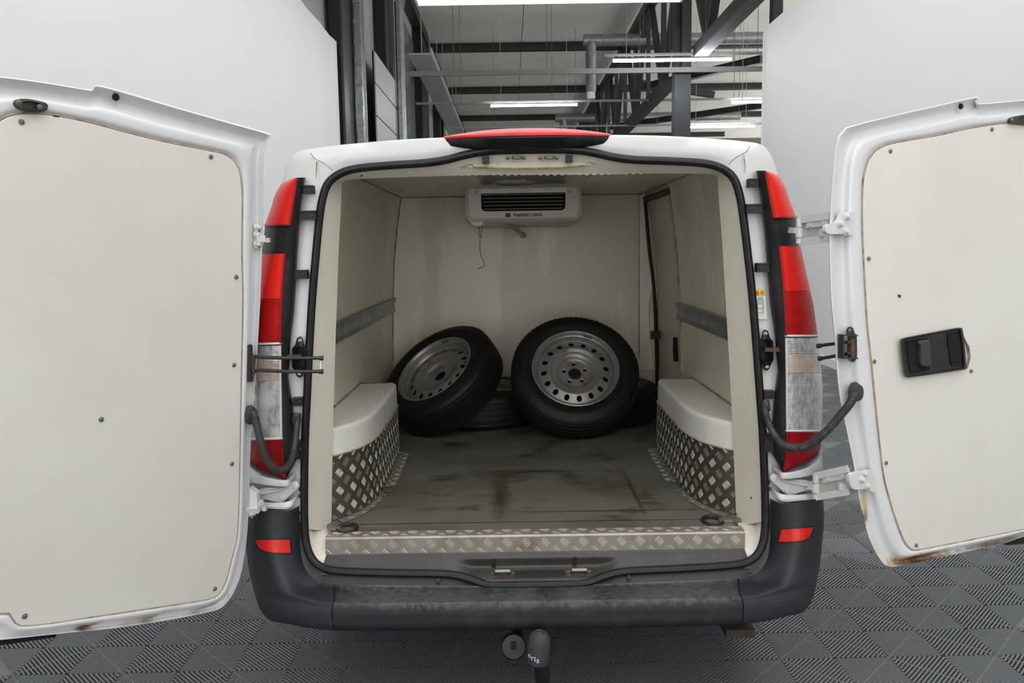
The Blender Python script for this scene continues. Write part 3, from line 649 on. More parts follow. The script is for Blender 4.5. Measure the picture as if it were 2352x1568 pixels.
RO = [[(1942, 293), (1926, 312), (1918, 341), (1913, 387), (1907, 463), (1904, 543), (1905, 601), (1908, 690), (1917, 778), (1921, 847), (1930, 924), (1946, 1000), (1961, 1073), (1970, 1134), (1980, 1180), (1995, 1237), (2014, 1276)], [(2014, 1276), (2030, 1297), (2049, 1302), (2080, 1297), (2156, 1281), (2233, 1264), (2301, 1249), (2352, 1232), (2395, 1222)],
      [(2395, 1222), (2406, 1200), (2404, 800), (2398, 300), (2394, 228)], [(2394, 228), (2352, 229), (2263, 237), (2238, 234), (2246, 221), (2156, 241), (2080, 258), (1988, 280), (1942, 293)]]
RP = [[(2008, 351), (2000, 359), (1992, 379), (1984, 417), (1982, 486), (1984, 563), (1989, 658), (1994, 745), (2003, 828), (2015, 950), (2030, 1084), (2045, 1146), (2064, 1207), (2080, 1245)], [(2080, 1245), (2092, 1258), (2110, 1261), (2194, 1245), (2352, 1214), (2374, 1209)],
      [(2374, 1209), (2382, 1195), (2380, 800), (2376, 330), (2368, 298)], [(2368, 298), (2352, 289), (2309, 285), (2271, 289), (2213, 299), (2156, 312), (2080, 325), (2041, 333), (2020, 342), (2008, 351)]]
def ring(runs, smooth=True):
    out = []
    for r in runs:
        P = [Vector((x, y, 0)) for x, y in r]
        out += resample(cr(P, 5) if smooth else P, 44)[:-1]
    return out
rp_ = lambda x, y, w=0: tuple(dpt(DR, x, y, w))
frame_l = mat('door_paint', (.70, .715, .735), .27, col2=(.66, .67, .68), nscale=2, coat=.5)
frame_r = mat('door_paint_rusted', (.71, .725, .745), .30, col2=(.67, .68, .69), nscale=2, coat=.3, spots=[
    (rp_(1988, 1160), (.035, .09, .07), (.60, .43, .17), 1), (rp_(1984, 1188), (.03, .09, .03), (.25, .11, .03), .95), (rp_(2100, 1290), (.26, .2, .035), (.55, .42, .22), .8), (rp_(2118, 1284), (.17, .14, .020), (.13, .045, .010), 1),
    (rp_(2290, 1252), (.2, .16, .016), (.16, .12, .08), .8), (rp_(2005, 1265), (.05, .05, .05), (.66, .58, .42), .7)])
spot_l = lambda x, y: tuple(dpt(DL, x, y, -.02))
frame_l = mat('door_paint_stained', (.71, .725, .745), .30, col2=(.67, .68, .69), nscale=2, coat=.3, spots=[
    (spot_l(200, 1437), (.05, .06, .011), (.18, .10, .05), 1), (spot_l(350, 1415), (.06, .08, .010), (.25, .2, .14), .9), (spot_l(480, 1387), (.10, .08, .012), (.30, .25, .18), .9), (spot_l(300, 1428), (.3, .3, .012), (.5, .45, .36), .6)])
def make_door(D, O, P, pm):
    side = D['side']; ro, rq = ring(O), ring(P)
    lv = [(0, -.065), (0, -.002), (.02, .003), (.06, .002), (.13, -.008), (.22, -.019), (.33, -.024), (.44, -.017), (.54, -.006), (.62, -.001), (.70, .0), (.84, -.001), (.92, -.006), (1.0, -.013)]
    lv = [lv[0]]+[(p.x, p.y) for p in cr([Vector((t*.2, w, 0)) for t, w in lv[1:]], 3)]; lv = [lv[0]]+[(max(0, x*5), w) for x, w in lv[1:]]
    rings = [[dpt(D, *(a.lerp(b, t).xy), w) for a, b in zip(ro, rq)] for t, w in lv]
    mb = MB().grid(rings, False, True); mb.add(rings[0], [tuple(range(len(rings[0])))])
    door = mb.build('rear_door', pm, van, 35); door['label'] = '%s rear door swung open, white metal with cream inner panel' % side
    pr = [[dpt(D, p.x, p.y, w) for p in rq] for w in (-.016, -.0045, -.004)]
    cen = Vector((0, 0, 0))
    for p in pr[2]: cen += p/len(pr[2])
    pr[2] = [p.lerp(cen, .004) for p in pr[2]]
    mb = MB().grid(pr, False, True); mb.add(pr[2], [tuple(range(len(pr[2])))]); pan = mb.build('inner_panel', panel_m, door, 35)
    MB().tube([p.lerp(cen, -.004)+D['n']*-.002 for p in pr[1]], .0024, 6, closed=True).build('sealant_bead', tan_m, door)
    # body-colour groove bead along the hinge side
    return door
ld = make_door(DL, LO, LP, frame_l); rd = make_door(DR, RO, RP, frame_r)
screw_me = MB().lathe([(.0001, .0048), (.002, .0046), (.0025, .002), (.003, .0046), (.005, .004), (.0065, .001), (.0085, .0008), (.009, -.001)], Matrix.Scale(.78, 4), 14).mesh('screw', mat('panel_screw', (.23, .23, .22), .35, .7))
def put(me, D, x, y, w, parent, up=(0, 0, 1), name=None): return link(name or me.name, me, parent, rmat(D['n'], up, dpt(D, x, y, w)))
for x, y in ((485, 360), (50, 280), (543, 636), (538, 838), (533, 1065), (494, 1352), (57, 1415), (233, 963)): put(screw_me, DL, x, y, -.002, ld)
for x, y in ((2046, 347), (2279, 297), (1996, 594), (2009, 830), (2036, 1063), (2105, 1252), (2231, 852)): put(screw_me, DR, x, y, -.002, rd)
# drain holes, latch guides at the top, rubber foot at the bottom
pitch = mat('pitch_black', (.003, .003, .003), .9)
plug = MB().lathe([(.0001, .001), (.0085, .001), (.0095, -.003)], None, 18).mesh('plug_hole', pitch)
put(plug, DL, 267, 223, -.003, ld); put(plug, DR, 2208, 244, -.003, rd)
def latch(D, parent, pts, s1, s2):
    c = sum((dpt(D, x, y, 0) for x, y in pts), Vector())/len(pts)
    out = [dpt(D, x, y, .0) for x, y in cr2(pts)]; up = [p+D['n']*.012 for p in out]; inn = [p.lerp(c, .35)+D['n']*.014 for p in out]; deep = [p.lerp(c, .45)+D['n']*.003 for p in out]
    mb = MB().grid([out, up, inn, deep], False, True); mb.add(deep, [tuple(range(len(deep)))]); o = mb.build('latch_guide', mat('latch_dark', (.06, .055, .045), .5, .4), parent)
    for x, y in (s1, s2): put(screw_me, D, x, y, .013, parent, name='latch_screw')
def cr2(pts): return [(p.x, p.y) for p in cr([Vector((x, y, 0)) for x, y in pts], 4, True)]
latch(DL, ld, [(32, 231), (55, 227), (98, 236), (104, 247), (96, 256), (60, 257), (34, 246)], (43, 235), (92, 246))
latch(DR, rd, [(2318, 271), (2345, 265), (2390, 264), (2396, 278), (2370, 284), (2330, 284), (2315, 280)], (2325, 275), (2388, 272))
MB().prism([dpt(DL, x, y, -.01) for x, y in ((-100, 1481), (128, 1454), (128, 1463), (-100, 1497))], DL['n']*-.03).build('rubber_foot', rubber, ld, 0)
MB().prism([dpt(DR, x, y, -.04) for x, y in ((2304, 1246), (2400, 1221), (2400, 1244), (2312, 1252))], DR['n']*-.03).build('rubber_foot', rubber, rd, 0)
MB().prism([dpt(DL, x, y, -.004) for x, y in ((121, 264), (137, 266), (136, 270), (122, 268))], DL['n']*-.01).build('chipped_edge', brown_dot, ld, 0)
MB().prism([dpt(DR, x, y, -.0012) for x, y in ((2063, 676), (2069, 677), (2070, 682), (2066, 684))], DR['n']*-.003).build('scratch', brown_dot, rd, 0)

# --- inner handle of the right door: black moulded plate with grab pocket and lever
H = [(2069, 785), (2074, 778), (2085, 774), (2190, 754), (2204, 753), (2212, 761), (2220, 838), (2217, 846), (2206, 850), (2096, 866), (2083, 864), (2077, 853)]
hp = [(p.x, p.y) for p in cr([Vector((x, y, 0)) for x, y in H], 4, True)]
cc = (2145, 810)
def sc(pts, k): return [(cc[0]+(x-cc[0])*k, cc[1]+(y-cc[1])*k) for x, y in pts]
rings = [[dpt(DR, x, y, w) for x, y in sc(hp, k)] for k, w in ((1.0, -.004), (1.0, .010), (.985, .014), (.93, .014), (.90, .009))]
mb = MB().grid(rings, False, True); mb.add(rings[-1], [tuple(range(len(hp)))])
hpl = mb.build('handle_plate', black_pl, rd, 35)
def pocket(pts, name, m_=pitch):
    o = cr2(pts); c = (sum(x for x, y in o)/len(o), sum(y for x, y in o)/len(o))
    A = [dpt(DR, x, y, .0095) for x, y in o]; B = [dpt(DR, c[0]+(x-c[0])*.93, c[1]+(y-c[1])*.95, .0125) for x, y in o]; C = [dpt(DR, c[0]+(x-c[0])*.86, c[1]+(y-c[1])*.9, .0100) for x, y in o]
    mb = MB().grid([A, B, C], False, True); q = mb.build(name+'_rim', black_pl, rd, 40)
    MB().add(C, [tuple(range(len(C)))]).build(name, m_, rd, 0)
pocket([(2176, 770), (2180, 764), (2200, 761), (2206, 768), (2213, 832), (2208, 838), (2190, 841), (2184, 834)], 'grab_pocket')
pocket([(2082, 790), (2086, 783), (2126, 776), (2133, 781), (2137, 842), (2132, 849), (2100, 856), (2090, 850)], 'lever_pocket')
lev = [(2105, 783), (2124, 780), (2129, 785), (2132, 836), (2126, 841), (2112, 840), (2108, 832), (2107, 800)]
mb = MB(); A = [dpt(DR, x, y, .011) for x, y in cr2(lev)]; B = [p+DR['n']*.010 for p in A]; c = sum(B, Vector())/len(B); B2 = [p.lerp(c, .12)+DR['n']*.003 for p in B]
mb.grid([A, B, B2], False, True); mb.add(B2, [tuple(range(len(B2)))]); mb.build('lever', mat('lever_plastic', (.03, .032, .034), .4), rd, 40)
MB().tube([dpt(DR, x, y, -.001) for x, y in ((2207, 760), (2214, 778), (2221, 795), (2225, 820), (2221, 846))], [.004, .005, .009, .008, .003], 6, sq=(1, .3)).build('cut_edge_foam', tan_m, rd)

# --- hinges on the door side
def bolts(D, pts, w, parent):
    me = MB().lathe([(.0001, .013), (.005, .013), (.0075, .0095), (.0075, .004), (.0115, .003), (.012, 0)], None, 12).mesh('hinge_bolt', white_paint)
    for x, y in pts: put(me, D, x, y, w, parent)
def plate(D, pts, w, th, name, parent, m_=None, n=3):
    o = cr2(pts) if n else pts; A = [dpt(D, x, y, w-.004) for x, y in o]; B = [p+D['n']*(th+.002) for p in A]; c = sum(B, Vector())/len(B); B2 = [p.lerp(c, .03)+D['n']*.002 for p in B]
    mb = MB().grid([A, B, B2], False, True); mb.add(B2, [tuple(range(len(B2)))]); return mb.build(name, m_ or white_paint, parent, 35)
plate(DR, [(1920, 502), (1928, 489), (1950, 487), (1956, 492), (1954, 536), (1946, 541), (1926, 538), (1892, 537), (1891, 517), (1910, 513)], .003, .010, 'hinge_plate', rd)
bolts(DR, [(1945, 498), (1929, 514), (1942, 532)], .013, rd)
plate(DR, [(1945, 1088), (1976, 1080), (1994, 1078), (1998, 1084), (2005, 1122), (1998, 1128), (1980, 1121), (1950, 1120)], .003, .010, 'hinge_plate', rd)
bolts(DR, [(1986, 1087), (1979, 1101), (1992, 1116)], .013, rd)
# link arms between body and right door
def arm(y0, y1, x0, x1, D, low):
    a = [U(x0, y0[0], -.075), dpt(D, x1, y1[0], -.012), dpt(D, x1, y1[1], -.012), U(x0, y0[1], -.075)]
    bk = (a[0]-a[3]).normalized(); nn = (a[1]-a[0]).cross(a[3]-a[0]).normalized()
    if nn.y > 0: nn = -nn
    mb = MB().prism([p-nn*.006 for p in a], -nn*.018); h = mb.build('hinge_arm', mat('arm_shade_grey', (.42, .42, .40), .5), van, 0)  # shade of the gap around the plate is put into this grey
    for i, j in ((0, 1), (3, 2)): MB().bar(a[i], a[j], .022, .010, nn).build('arm_rib', white_paint, h, 0)
    t = [a[0].lerp(a[1], .22).lerp(a[3].lerp(a[2], .22), .12), a[0].lerp(a[1], .96).lerp(a[3].lerp(a[2], .96), .10), a[0].lerp(a[1], .96).lerp(a[3].lerp(a[2], .96), .42), a[0].lerp(a[1], .22).lerp(a[3].lerp(a[2], .22), .42)]
    MB().prism([p+nn*.0 for p in t], -nn*.012).build('arm_plate', white_paint, h, 0)
    for k in (.2, .8):
        c = t[0].lerp(t[1], k).lerp(t[3].lerp(t[2], k), .5); MB().lathe([(.0001, .004), (.006, .004), (.0075, .001), (.0085, -.002)], rmat(nn, loc=c), 14).build('rivet', white_paint, h)
    c = a[0].lerp(a[1], .82).lerp(a[3].lerp(a[2], .82), .72); MB().lathe([(.0001, .010), (.005, .010), (.007, .006), (.008, 0)], rmat(nn, loc=c), 12).box(c-nn*.004, (.03, .02, .022)).build('pivot_bolt', white_paint, h)
    p0, p1 = a[0]+Vector((0, 0, .004)), a[3]-Vector((0, 0, .004))
    MB().tube([p0, p1], .0105, 12).build('pivot_pin', white_paint, h)
    m_ = p0.lerp(p1, .5); MB().tube([p0.lerp(p1, .33), p0.lerp(p1, .40)], .0112, 12).tube([p0.lerp(p1, .72), p0.lerp(p1, .80)], .0112, 12).build('rust_ring', mat('rust_ochre', (.42, .26, .10), .7, col2=(.6, .55, .48), nscale=60), h)
    # eye from the body to the pivot pin
    mb = MB().bar(m_, U(x0-16, (y0[0]+y0[1])/2, -.03), .018, .030, (0, -1, 0)).tube([p0.lerp(p1, .38), p0.lerp(p1, .74)], .0125, 12); mb.build('hinge_eye', white_paint, h, 30)
    return h
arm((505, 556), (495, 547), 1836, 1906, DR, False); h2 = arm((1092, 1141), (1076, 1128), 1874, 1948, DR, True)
# stamped hinge leaf in the pocket under each lamp
for s in (1, -1):
    f = (lambda p: p) if s > 0 else mx
    o = cr2([(1768, 1092), (1776, 1087), (1786, 1090), (1800, 1100), (1845, 1100), (1866, 1108), (1876, 1112), (1876, 1126), (1866, 1126), (1845, 1126), (1822, 1133), (1806, 1134), (1794, 1125), (1780, 1112), (1769, 1104)])
    A = [U(x, y, -.018) for x, y in o]; B = [p+Vector((0, -.008, 0)) for p in A]; c = sum(B, Vector())/len(B); B2 = [p.lerp(c, .03)+Vector((0, -.002, 0)) for p in B]
    mb = MB().grid([[f(p) for p in r] for r in (A, B, B2)], False, True); mb.add([f(p) for p in B2], [tuple(range(len(B2)))]); lf_ = mb.build('hinge_leaf', mat('hinge_grey_paint', (.56, .56, .545), .35, coat=.2), van, 35)
    MB().tube([f(U(x, y, -.030)) for x, y in ((1792, 1100), (1815, 1107), (1845, 1112), (1872, 1115))], [.004, .009, .010, .011], 8, sq=(1, .6)).build('stamped_rib', lf_.data.materials[0], lf_)
    for x, y in ((1776.5, 1099), (1807, 1124)): MB().lathe([(.0001, .003), (.0025, .003), (.003, .006), (.0075, .006), (.010, .003), (.0115, 0)], rmat((0, -1, 0), loc=f(U(x, y, -.027))), 16).build('torx_bolt', white_paint, lf_)
# left door: hinge plates seen edge-on, with bright pin ends
for (y0, y1, xo) in ((512, 570, 0), (1128, 1186, -12)):
    a = dpt(DL, 584+xo, y0, -.02); b = dpt(DL, 584+xo, y1, -.02)
    mb = MB().bar(a, b, .006, .030, DL['n']); hl = mb.build('hinge_plate', white_paint, ld, 0)
    m_ = a.lerp(b, .60); tgt = at(606+xo*.6, (y0+y1)/2+6, Y=-.10)
    MB().bar(m_+DL['n']*.004, tgt, .020, abs(a.z-b.z)*.55, DL['n']).build('hinge_knuckle', white_paint, ld, 0)
    for k in (.15, .45, .82): MB().lathe([(.0001, .016), (.005, .016), (.0075, .012), (.0075, .0), (.011, -.002)], rmat(DL['n'], loc=a.lerp(b, k)+DL['n']*.012), 12).build('hinge_bolt', white_paint, ld)
    MB().box(tgt+Vector((.012, 0, -.006)), (.014, .014, .014)).build('pin_end', mat('pin_rust', (.50, .40, .27), .5, col2=(.65, .62, .58), nscale=50), ld, 0)
# left lower hinge body: white block
MB().prism([at(x, y, Y=-.115) for x, y in ((573, 1120), (590, 1133), (591, 1178), (572, 1184))], (0, .03, 0)).build('hinge_block', white_paint, ld, 0)

# --- check straps: bracket and two rods each
def strap(D, parent, bx, by, rods, vert):
    pl = cr2(vert); A = [dpt(D, x, y, .0) for x, y in pl]; B = [p+D['n']*.006 for p in A]
    mb = MB().grid([A, B], False, True); mb.add(B, [tuple(range(len(B)))]); br = mb.build('strap_bracket', dark_steel, parent, 35)
    for r in rods:
        MB().tube(r, .0056, 10).build('check_rod', mat('rod_black', (.03, .032, .034), .35, .3, col2=(.06, .045, .035), nscale=40), parent)
        e = Vector(r[-1]); d = (e-Vector(r[-2])).normalized(); MB().tube([e-d*.006, e+d*.006], .0078, 10).build('rod_end', dark_steel, parent)
    return br
strap(DR, rd, 0, 0, [[dpt(DR, 1957, 786, .02), dpt(DR, 1950, 785, .03), U(1900, 791, -.12), U(1881, 794, -.10)], [dpt(DR, 1957, 810, .02), dpt(DR, 1950, 811, .03), U(1904, 820, -.12), U(1884, 823, -.10)]],
      [(1949, 750), (1956, 754), (1960, 766), (1964, 770), (1965, 812), (1962, 826), (1955, 831), (1950, 824), (1946, 812), (1946, 770), (1943, 766), (1944, 756)])
mb = MB()
for y in (770, 822): mb.bar(dpt(DR, 1964, y, .004), dpt(DR, 1932, y-1, .016), .004, .022, DR['n'])
mb.bar(dpt(DR, 1932, 769, .016), dpt(DR, 1932, 821, .016), .005, .02, DR['n']); mb.build('strap_loop', dark_steel, rd, 0)
MB().bar(dpt(DR, 1955, 778, .012), dpt(DR, 1956, 820, .012), .016, .012, DR['n']).build('rusty_pivot', rusty_m, rd, 0)
for y in (759, 824): put(screw_me, DR, 1952, y, .006, rd, name='strap_screw')
strap(DL, ld, 0, 0, [[dpt(DL, 583, 818, .0), at(598, 820, Y=-.135), at(660, 822, Y=-.13), at(738, 822, Y=-.12)], [dpt(DL, 583, 852, .0), at(598, 850, Y=-.135), at(660, 853, Y=-.13), at(738, 853, Y=-.12)]],
      [(572, 792), (577, 796), (577, 820), (578, 870), (574, 876), (571, 870), (570, 830)])
mb = MB().bar(dpt(DL, 578, 815, .004), dpt(DL, 579, 858, .004), .018, .012, DL['n']); mb.build('rusty_pivot', rusty_m, ld, 0)
mb = MB().bar(dpt(DL, 574, 792, .004), dpt(DL, 574, 876, .004), .012, .012, DL['n']); mb.build('strap_plate', dark_steel, ld, 0)
MB().bar(at(737, 824, Y=-.118), at(737, 851, Y=-.118), .005, .005).build('clear_link', mat('clear_plastic', (.7, .72, .72), .2), ld, 0)

# --- wiring hoses with bellows between body and door
def hose(path, r, name, corr=(0, 1), grommet=None, mcol=(.03, .031, .032)):
    P = resample(cr(path, 8), 300); rr = []
    for i in range(300):
        t = i/299; c = corr[0] < t < corr[1]; rr.append(r*(1+(.16 if (i % 4) < 2 else -.04) if c else .92))
    m_ = mat(name+'_rubber', mcol, .5, col2=tuple(c*2.2 for c in mcol), nscale=10, nlo=.5, nhi=.8)
    return MB().tube(P, rr, 12).build(name, m_, van, 50)
hr = hose([U(1757, 928, -.015), U(1758, 945, -.045), U(1764, 968, -.05), U(1780, 1000, -.07), U(1800, 1022, -.12), U(1830, 1029, -.17), U(1862, 1020, -.20), U(1900, 988, -.22), U(1935, 948, -.22), U(1953, 925, -.215), dpt(DR, 1962, 905, .02), dpt(DR, 1962, 902, .0)], .0118, 'wiring_hose', (.30, .93))
MB().lathe([(.020, -.006), (.0215, .004), (.019, .010), (.016, .022), (.0001, .026)], rmat(DR['n'], loc=dpt(DR, 1962, 900, .004)) @ Matrix.Diagonal((1, 1.5, 1, 1)), 20).build('hose_grommet', mat('grommet_rubber', (.035, .036, .036), .5), rd)
MB().lathe([(.013, 0), (.0145, .02), (.0125, .034), (.0001, .040)], rmat((0, -.6, -1), loc=U(1757, 921, -.012)) @ Matrix.Diagonal((1, 1.2, 1.0, 1)), 16).build('hose_grommet', mat('grommet_rubber', (.035, .036, .036), .5), hr)
hl_ = hose([at(683, 955, Y=-.015), at(682, 975, Y=-.05), at(680, 1000, Y=-.06), at(676, 1030, Y=-.075), at(668, 1062, Y=-.10), at(652, 1078, Y=-.13), at(633, 1077, Y=-.15), at(614, 1055, Y=-.165), at(601, 1020, Y=-.165), at(589, 975, Y=-.15), at(583, 950, Y=-.13), dpt(DL, 577, 945, .0)], .0112, 'wiring_hose', (.28, .93), mcol=(.05, .05, .046))
MB().lathe([(.013, 0), (.0145, .022), (.0125, .036), (.0001, .040)], rmat((0, -.6, -1), loc=at(682, 950, Y=-.012)), 16).build('hose_grommet', mat('grommet_rubber', (.035, .036, .036), .5), hl_)
MB().lathe([(.020, -.004), (.021, .006), (.018, .014), (.0001, .020)], rmat(DL['n'], loc=dpt(DL, 574, 952, .0)) @ Matrix.Diagonal((1, 1.5, 1, 1)), 18).build('hose_grommet', mat('grommet_rubber', (.035, .036, .036), .5), ld)
# ================================================================== LOAD SPACE
FZ = .606; CZ = 1.872; BY = 2.15
fm = mat('load_floor', (.15, .142, .12), .42, col2=(.065, .056, .045), nscale=2.2, nlo=.42, nhi=.72, layers=[((.035, .028, .022), 4, .56, .68, (1, 1.4, 1)), ((.17, .16, .135), 9, .56, .75, (.5, 3, 1)), ((.20, .19, .17), 40, .70, .76, (.15, 3, 1))],
         spots=[((-.12, .40, FZ), (.05, .28, .2), (.03, .022, .016), .85), ((.40, .45, FZ), (.012, .35, .2), (.03, .02, .016), .85), ((.30, .22, FZ), (.45, .016, .2), (.03, .022, .018), .75), ((.05, .75, FZ), (.25, .03, .2), (.03, .024, .018), .8)])
MB().box((0, (BY+.11)/2, FZ-.02), (1.60, BY-.11, .04)).box((0, .05, FZ-.02), (1.38, .13, .04)).build('load_floor', fm, van, 0)
MB().box((0, BY/2+.2, CZ+.012), (1.44, BY-.28, .024)).build('ceiling_liner', liner, van, 0)
WALL = [(FZ-.02, .79), (.94, .787), (1.25, .778), (1.5, .762), (1.72, .735), (1.885, .708)]
def wallx(z):
    return ip(WALL, z)
def wall(name, y0, y1, s, dx=0, th=.03, m_=None):
    zs = [WALL[0][0]+(WALL[-1][0]-WALL[0][0])*k/14 for k in range(15)]
    rows = []
    for y in [y0+(y1-y0)*k/6 for k in range(7)]: rows.append([(s*(wallx(z)+dx), y, z) for z in zs])
    back = [[(p[0]+s*th, p[1], p[2]) for p in r] for r in rows]
    mb = MB().grid(rows).grid(back); mb.grid([rows[-1], back[-1]]).grid([rows[0], back[0]])
    return mb.build(name, m_ or liner, van, 40)
wl = wall('side_liner', .16, BY, -1); wl['label'] = 'left cream side wall of the load space'
wr = wall('side_liner', .16, 1.37, 1); wr['label'] = 'right cream side wall of the load space'
sd = wall('sliding_door_panel', 1.37, BY, 1, .025); sd['label'] = 'inner panel of the side sliding door'
# bulkhead with wide panels
bk = MB().box((0, BY+.03, (FZ+CZ)/2), (1.6, .06, CZ-FZ+.05)).build('bulkhead', liner, van, 0)
x_s = at(1469, 600, Y=BY-.01).x
# brown seams: corners, ceiling joint, bulkhead joint
seam = mat('seam_brown', (.20, .15, .09), .8, col2=(.45, .41, .33), nscale=25, nlo=.4, nhi=.65)
def seamline(P, r=.004): MB().tube(P, r, 6).build('panel_seam', seam, van)
seamline([(-wallx(z)+.002, BY-.002, z) for z in (.9, 1.1, 1.3, 1.5, 1.7, CZ)]); seamline([(x_s, BY-.001, .9), (x_s, BY-.001, CZ)], .0028)
seamline([(-.71, BY-.002, CZ-.001), (.71, BY-.002, CZ-.001)], .0045); seamline([(-.712, .6, CZ-.002), (-.712, BY, CZ-.002)], .004); seamline([(.712, .6, CZ-.002), (.712, 1.37, CZ-.002)], .003)
seamline([(wallx(z)-.001, 1.372, z) for z in (.94, 1.1, 1.3, 1.5, 1.7, 1.86)], .005)
for s in (-1, 1): seamline([(s*.785, .18, .943), (s*.785, 1.12, .943)], .005)
# sliding door: gasket, latch, handle recess
gk = [at(1481, 452, Y=2.06), at(1485, 500, Y=2.06), at(1492, 580, Y=2.06), at(1500, 640, Y=2.06), at(1504, 700, Y=2.06), at(1507, 780, Y=2.06), at(1509, 850, Y=2.06), at(1509, 930, Y=2.06)]
MB().tube(sub(gk, 4), .010, 8).build('sliding_door_gasket', rubber, van)
MB().tube([(.722, 1.36, 1.835), (.725, 1.7, 1.835), (.718, 2.06, 1.835)], .018, 8).build('sliding_door_gasket', rubber, van)
mb = MB().grid([sub([at(1481, 448, Y=2.12), at(1493, 570, Y=2.12), at(1500, 650, Y=2.12), at(1491, 690, Y=2.12), at(1491, 760, Y=2.12), at(1498, 820, Y=2.12), at(1507, 850, Y=2.12)], 4),
                sub([at(1469, 448, Y=2.13), at(1469, 570, Y=2.13), at(1469, 650, Y=2.13), at(1469, 690, Y=2.13), at(1469, 760, Y=2.13), at(1469, 820, Y=2.13), at(1469, 850, Y=2.13)], 4)]); mb.build('bulkhead_edge_trim', liner, van)
MB().box(at(1506, 769, Y=2.0), (.05, .05, .045)).build('door_latch', black_pl, van, 0)
P = [Vector((.803, *q)) for q in ((0, 0),)] if False else None
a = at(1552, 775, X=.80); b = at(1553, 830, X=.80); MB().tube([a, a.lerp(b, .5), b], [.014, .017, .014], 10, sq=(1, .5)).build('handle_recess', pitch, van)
# --- jamb: cream posts and header inside the seal
JI = [(1693, 1205, .13), (1691, 1190, .14), (1687, 1090, .14), (1681, 950, .14), (1673, 800, .14), (1666, 680, .14), (1659, 560, .14), (1652, 470, .14), (1649, 425, .14), (1647, 406, .13), (1628, 400, .118), (1590, 399, .115), (1500, 398, .115), (1400, 398, .115), (1310, 398, .115), (1225, 399, .115)]
si = [9.2, 9.6, 10.4, 11.5, 12.8, 13.9, 15.1, 16.3, 17.1, 18.0, 18.9, 19.8, 21.4, 22.8, 24.6, 26]
A = [seal_at(t)+Vector((0, .004, 0)) for t in si]; B = [U(*p) for p in JI]; B[-1].x = 0; A[-1].x = 0
Cc = []
for p, (x, y, d) in zip(B, JI):
    if y > 410: Cc.append(Vector((wallx(min(p.z, 1.88))+.005, .175, p.z)))
    else: Cc.append(Vector((p.x, .17, CZ+.012)))
cA, cB, cC = sub(A, 5), sub(B, 5), sub(Cc, 5)
cM = [a.lerp(b, .45)+Vector((0, -.006, 0)) for a, b in zip(cA, cB)]
for c_ in (cA, cB, cC, cM): c_[-1].x = 0
MB().grid([cA, cM, cB, cC]).grid([[mx(p) for p in r] for r in (cA, cM, cB, cC)]).build('door_jamb', jamb_m, van, 45)
# white foot of the jamb
for s in (1, -1):
    f = (lambda p: p) if s > 0 else mx
    rows = [[f(U(*p)) for p in r] for r in ([(1757, 1195, -.01), (1757, 1230, -.02), (1750, 1262, -.035), (1728, 1288, -.045)], [(1738, 1198, .05), (1735, 1235, .02), (1729, 1262, -.015), (1718, 1285, -.035)], [(1693, 1200, .12), (1700, 1218, .03), (1706, 1250, -.012), (1711, 1276, -.026)])]
    MB().grid([sub(r, 4) for r in rows]).build('jamb_foot', jamb_m, van, 45)
# wavy drip edge of sealant under the header
pts = [Vector((x/100*.60, .118, U(1225, 399, .115).z+.003*math.sin(x*1.7)+.002*math.sin(x*3.1))) for x in range(-100, 101, 2)]
MB().tube(pts, .004, 6).build('sealant_edge', mat('sealant_pale', (.62, .58, .48), .6), van)
# header pressing with latch strikers
c0 = U(1213, 386, .09)
mb = MB().prism([U(x, y, .075) for x, y in ((1068, 383), (1095, 372), (1110, 366), (1310, 362), (1335, 366), (1362, 377), (1340, 382), (1210, 386), (1100, 386))], (0, .02, 0)); hd = mb.build('striker_recess', mat('recess_cream', (.62, .58, .45), .5, col2=(.4, .3, .16), nscale=20, nlo=.55, nhi=.75), van, 40)
MB().tube([U(x, y, .072) for x, y in ((1058, 385), (1082, 377), (1090, 384), (1180, 387), (1290, 385), (1345, 380), (1352, 372), (1372, 377))], .0025, 6).build('rust_rim', mat('rust_thin', (.30, .17, .07), .8, col2=(.55, .48, .35), nscale=40), hd)
for x in (1187, 1262):
    p = U(x, 361, .045); MB().tube([p+Vector((-.012, .03, .004)), p+Vector((-.013, .004, -.001)), p+Vector((-.009, -.002, -.002)), p+Vector((.009, -.002, -.002)), p+Vector((.013, .004, -.001)), p+Vector((.012, .03, .004))], .0048, 8).build('door_striker', steel_m, hd)
    for d in (-21, 17): MB().lathe([(.0001, .005), (.005, .005), (.0065, 0)], rmat((0, -.5, -1), loc=U(x+d, 362, .055)), 10).build('striker_bolt', steel_m, hd)
for x in (1116, 1307): MB().box(U(x, 366-.016*(x-1211), .05), (.022, .03, .022)).build('rubber_stop', rubber, hd, 0)
for x, y in ((830, 402), (1033, 386), (1389, 380), (1570, 385)): MB().lathe([(.0001, .002), (.005, .002), (.006, 0)], rmat((0, -.7, -1), loc=U(x, y, .085)), 10).build('header_screw', brown_dot, van)
# small screws on the jambs
for x, y in ((1704, 447), (1712, 660), (1720, 905), (1726, 1143), (1690, 1180), (741, 465), (724, 663), (712, 935), (715, 1160)): MB().lathe([(.0001, .002), (.0035, .002), (.0045, 0)], rmat((-.5 if x > 1200 else .5, -1, 0), loc=U(x, y, .055)), 8).build('jamb_screw', brown_dot, van)
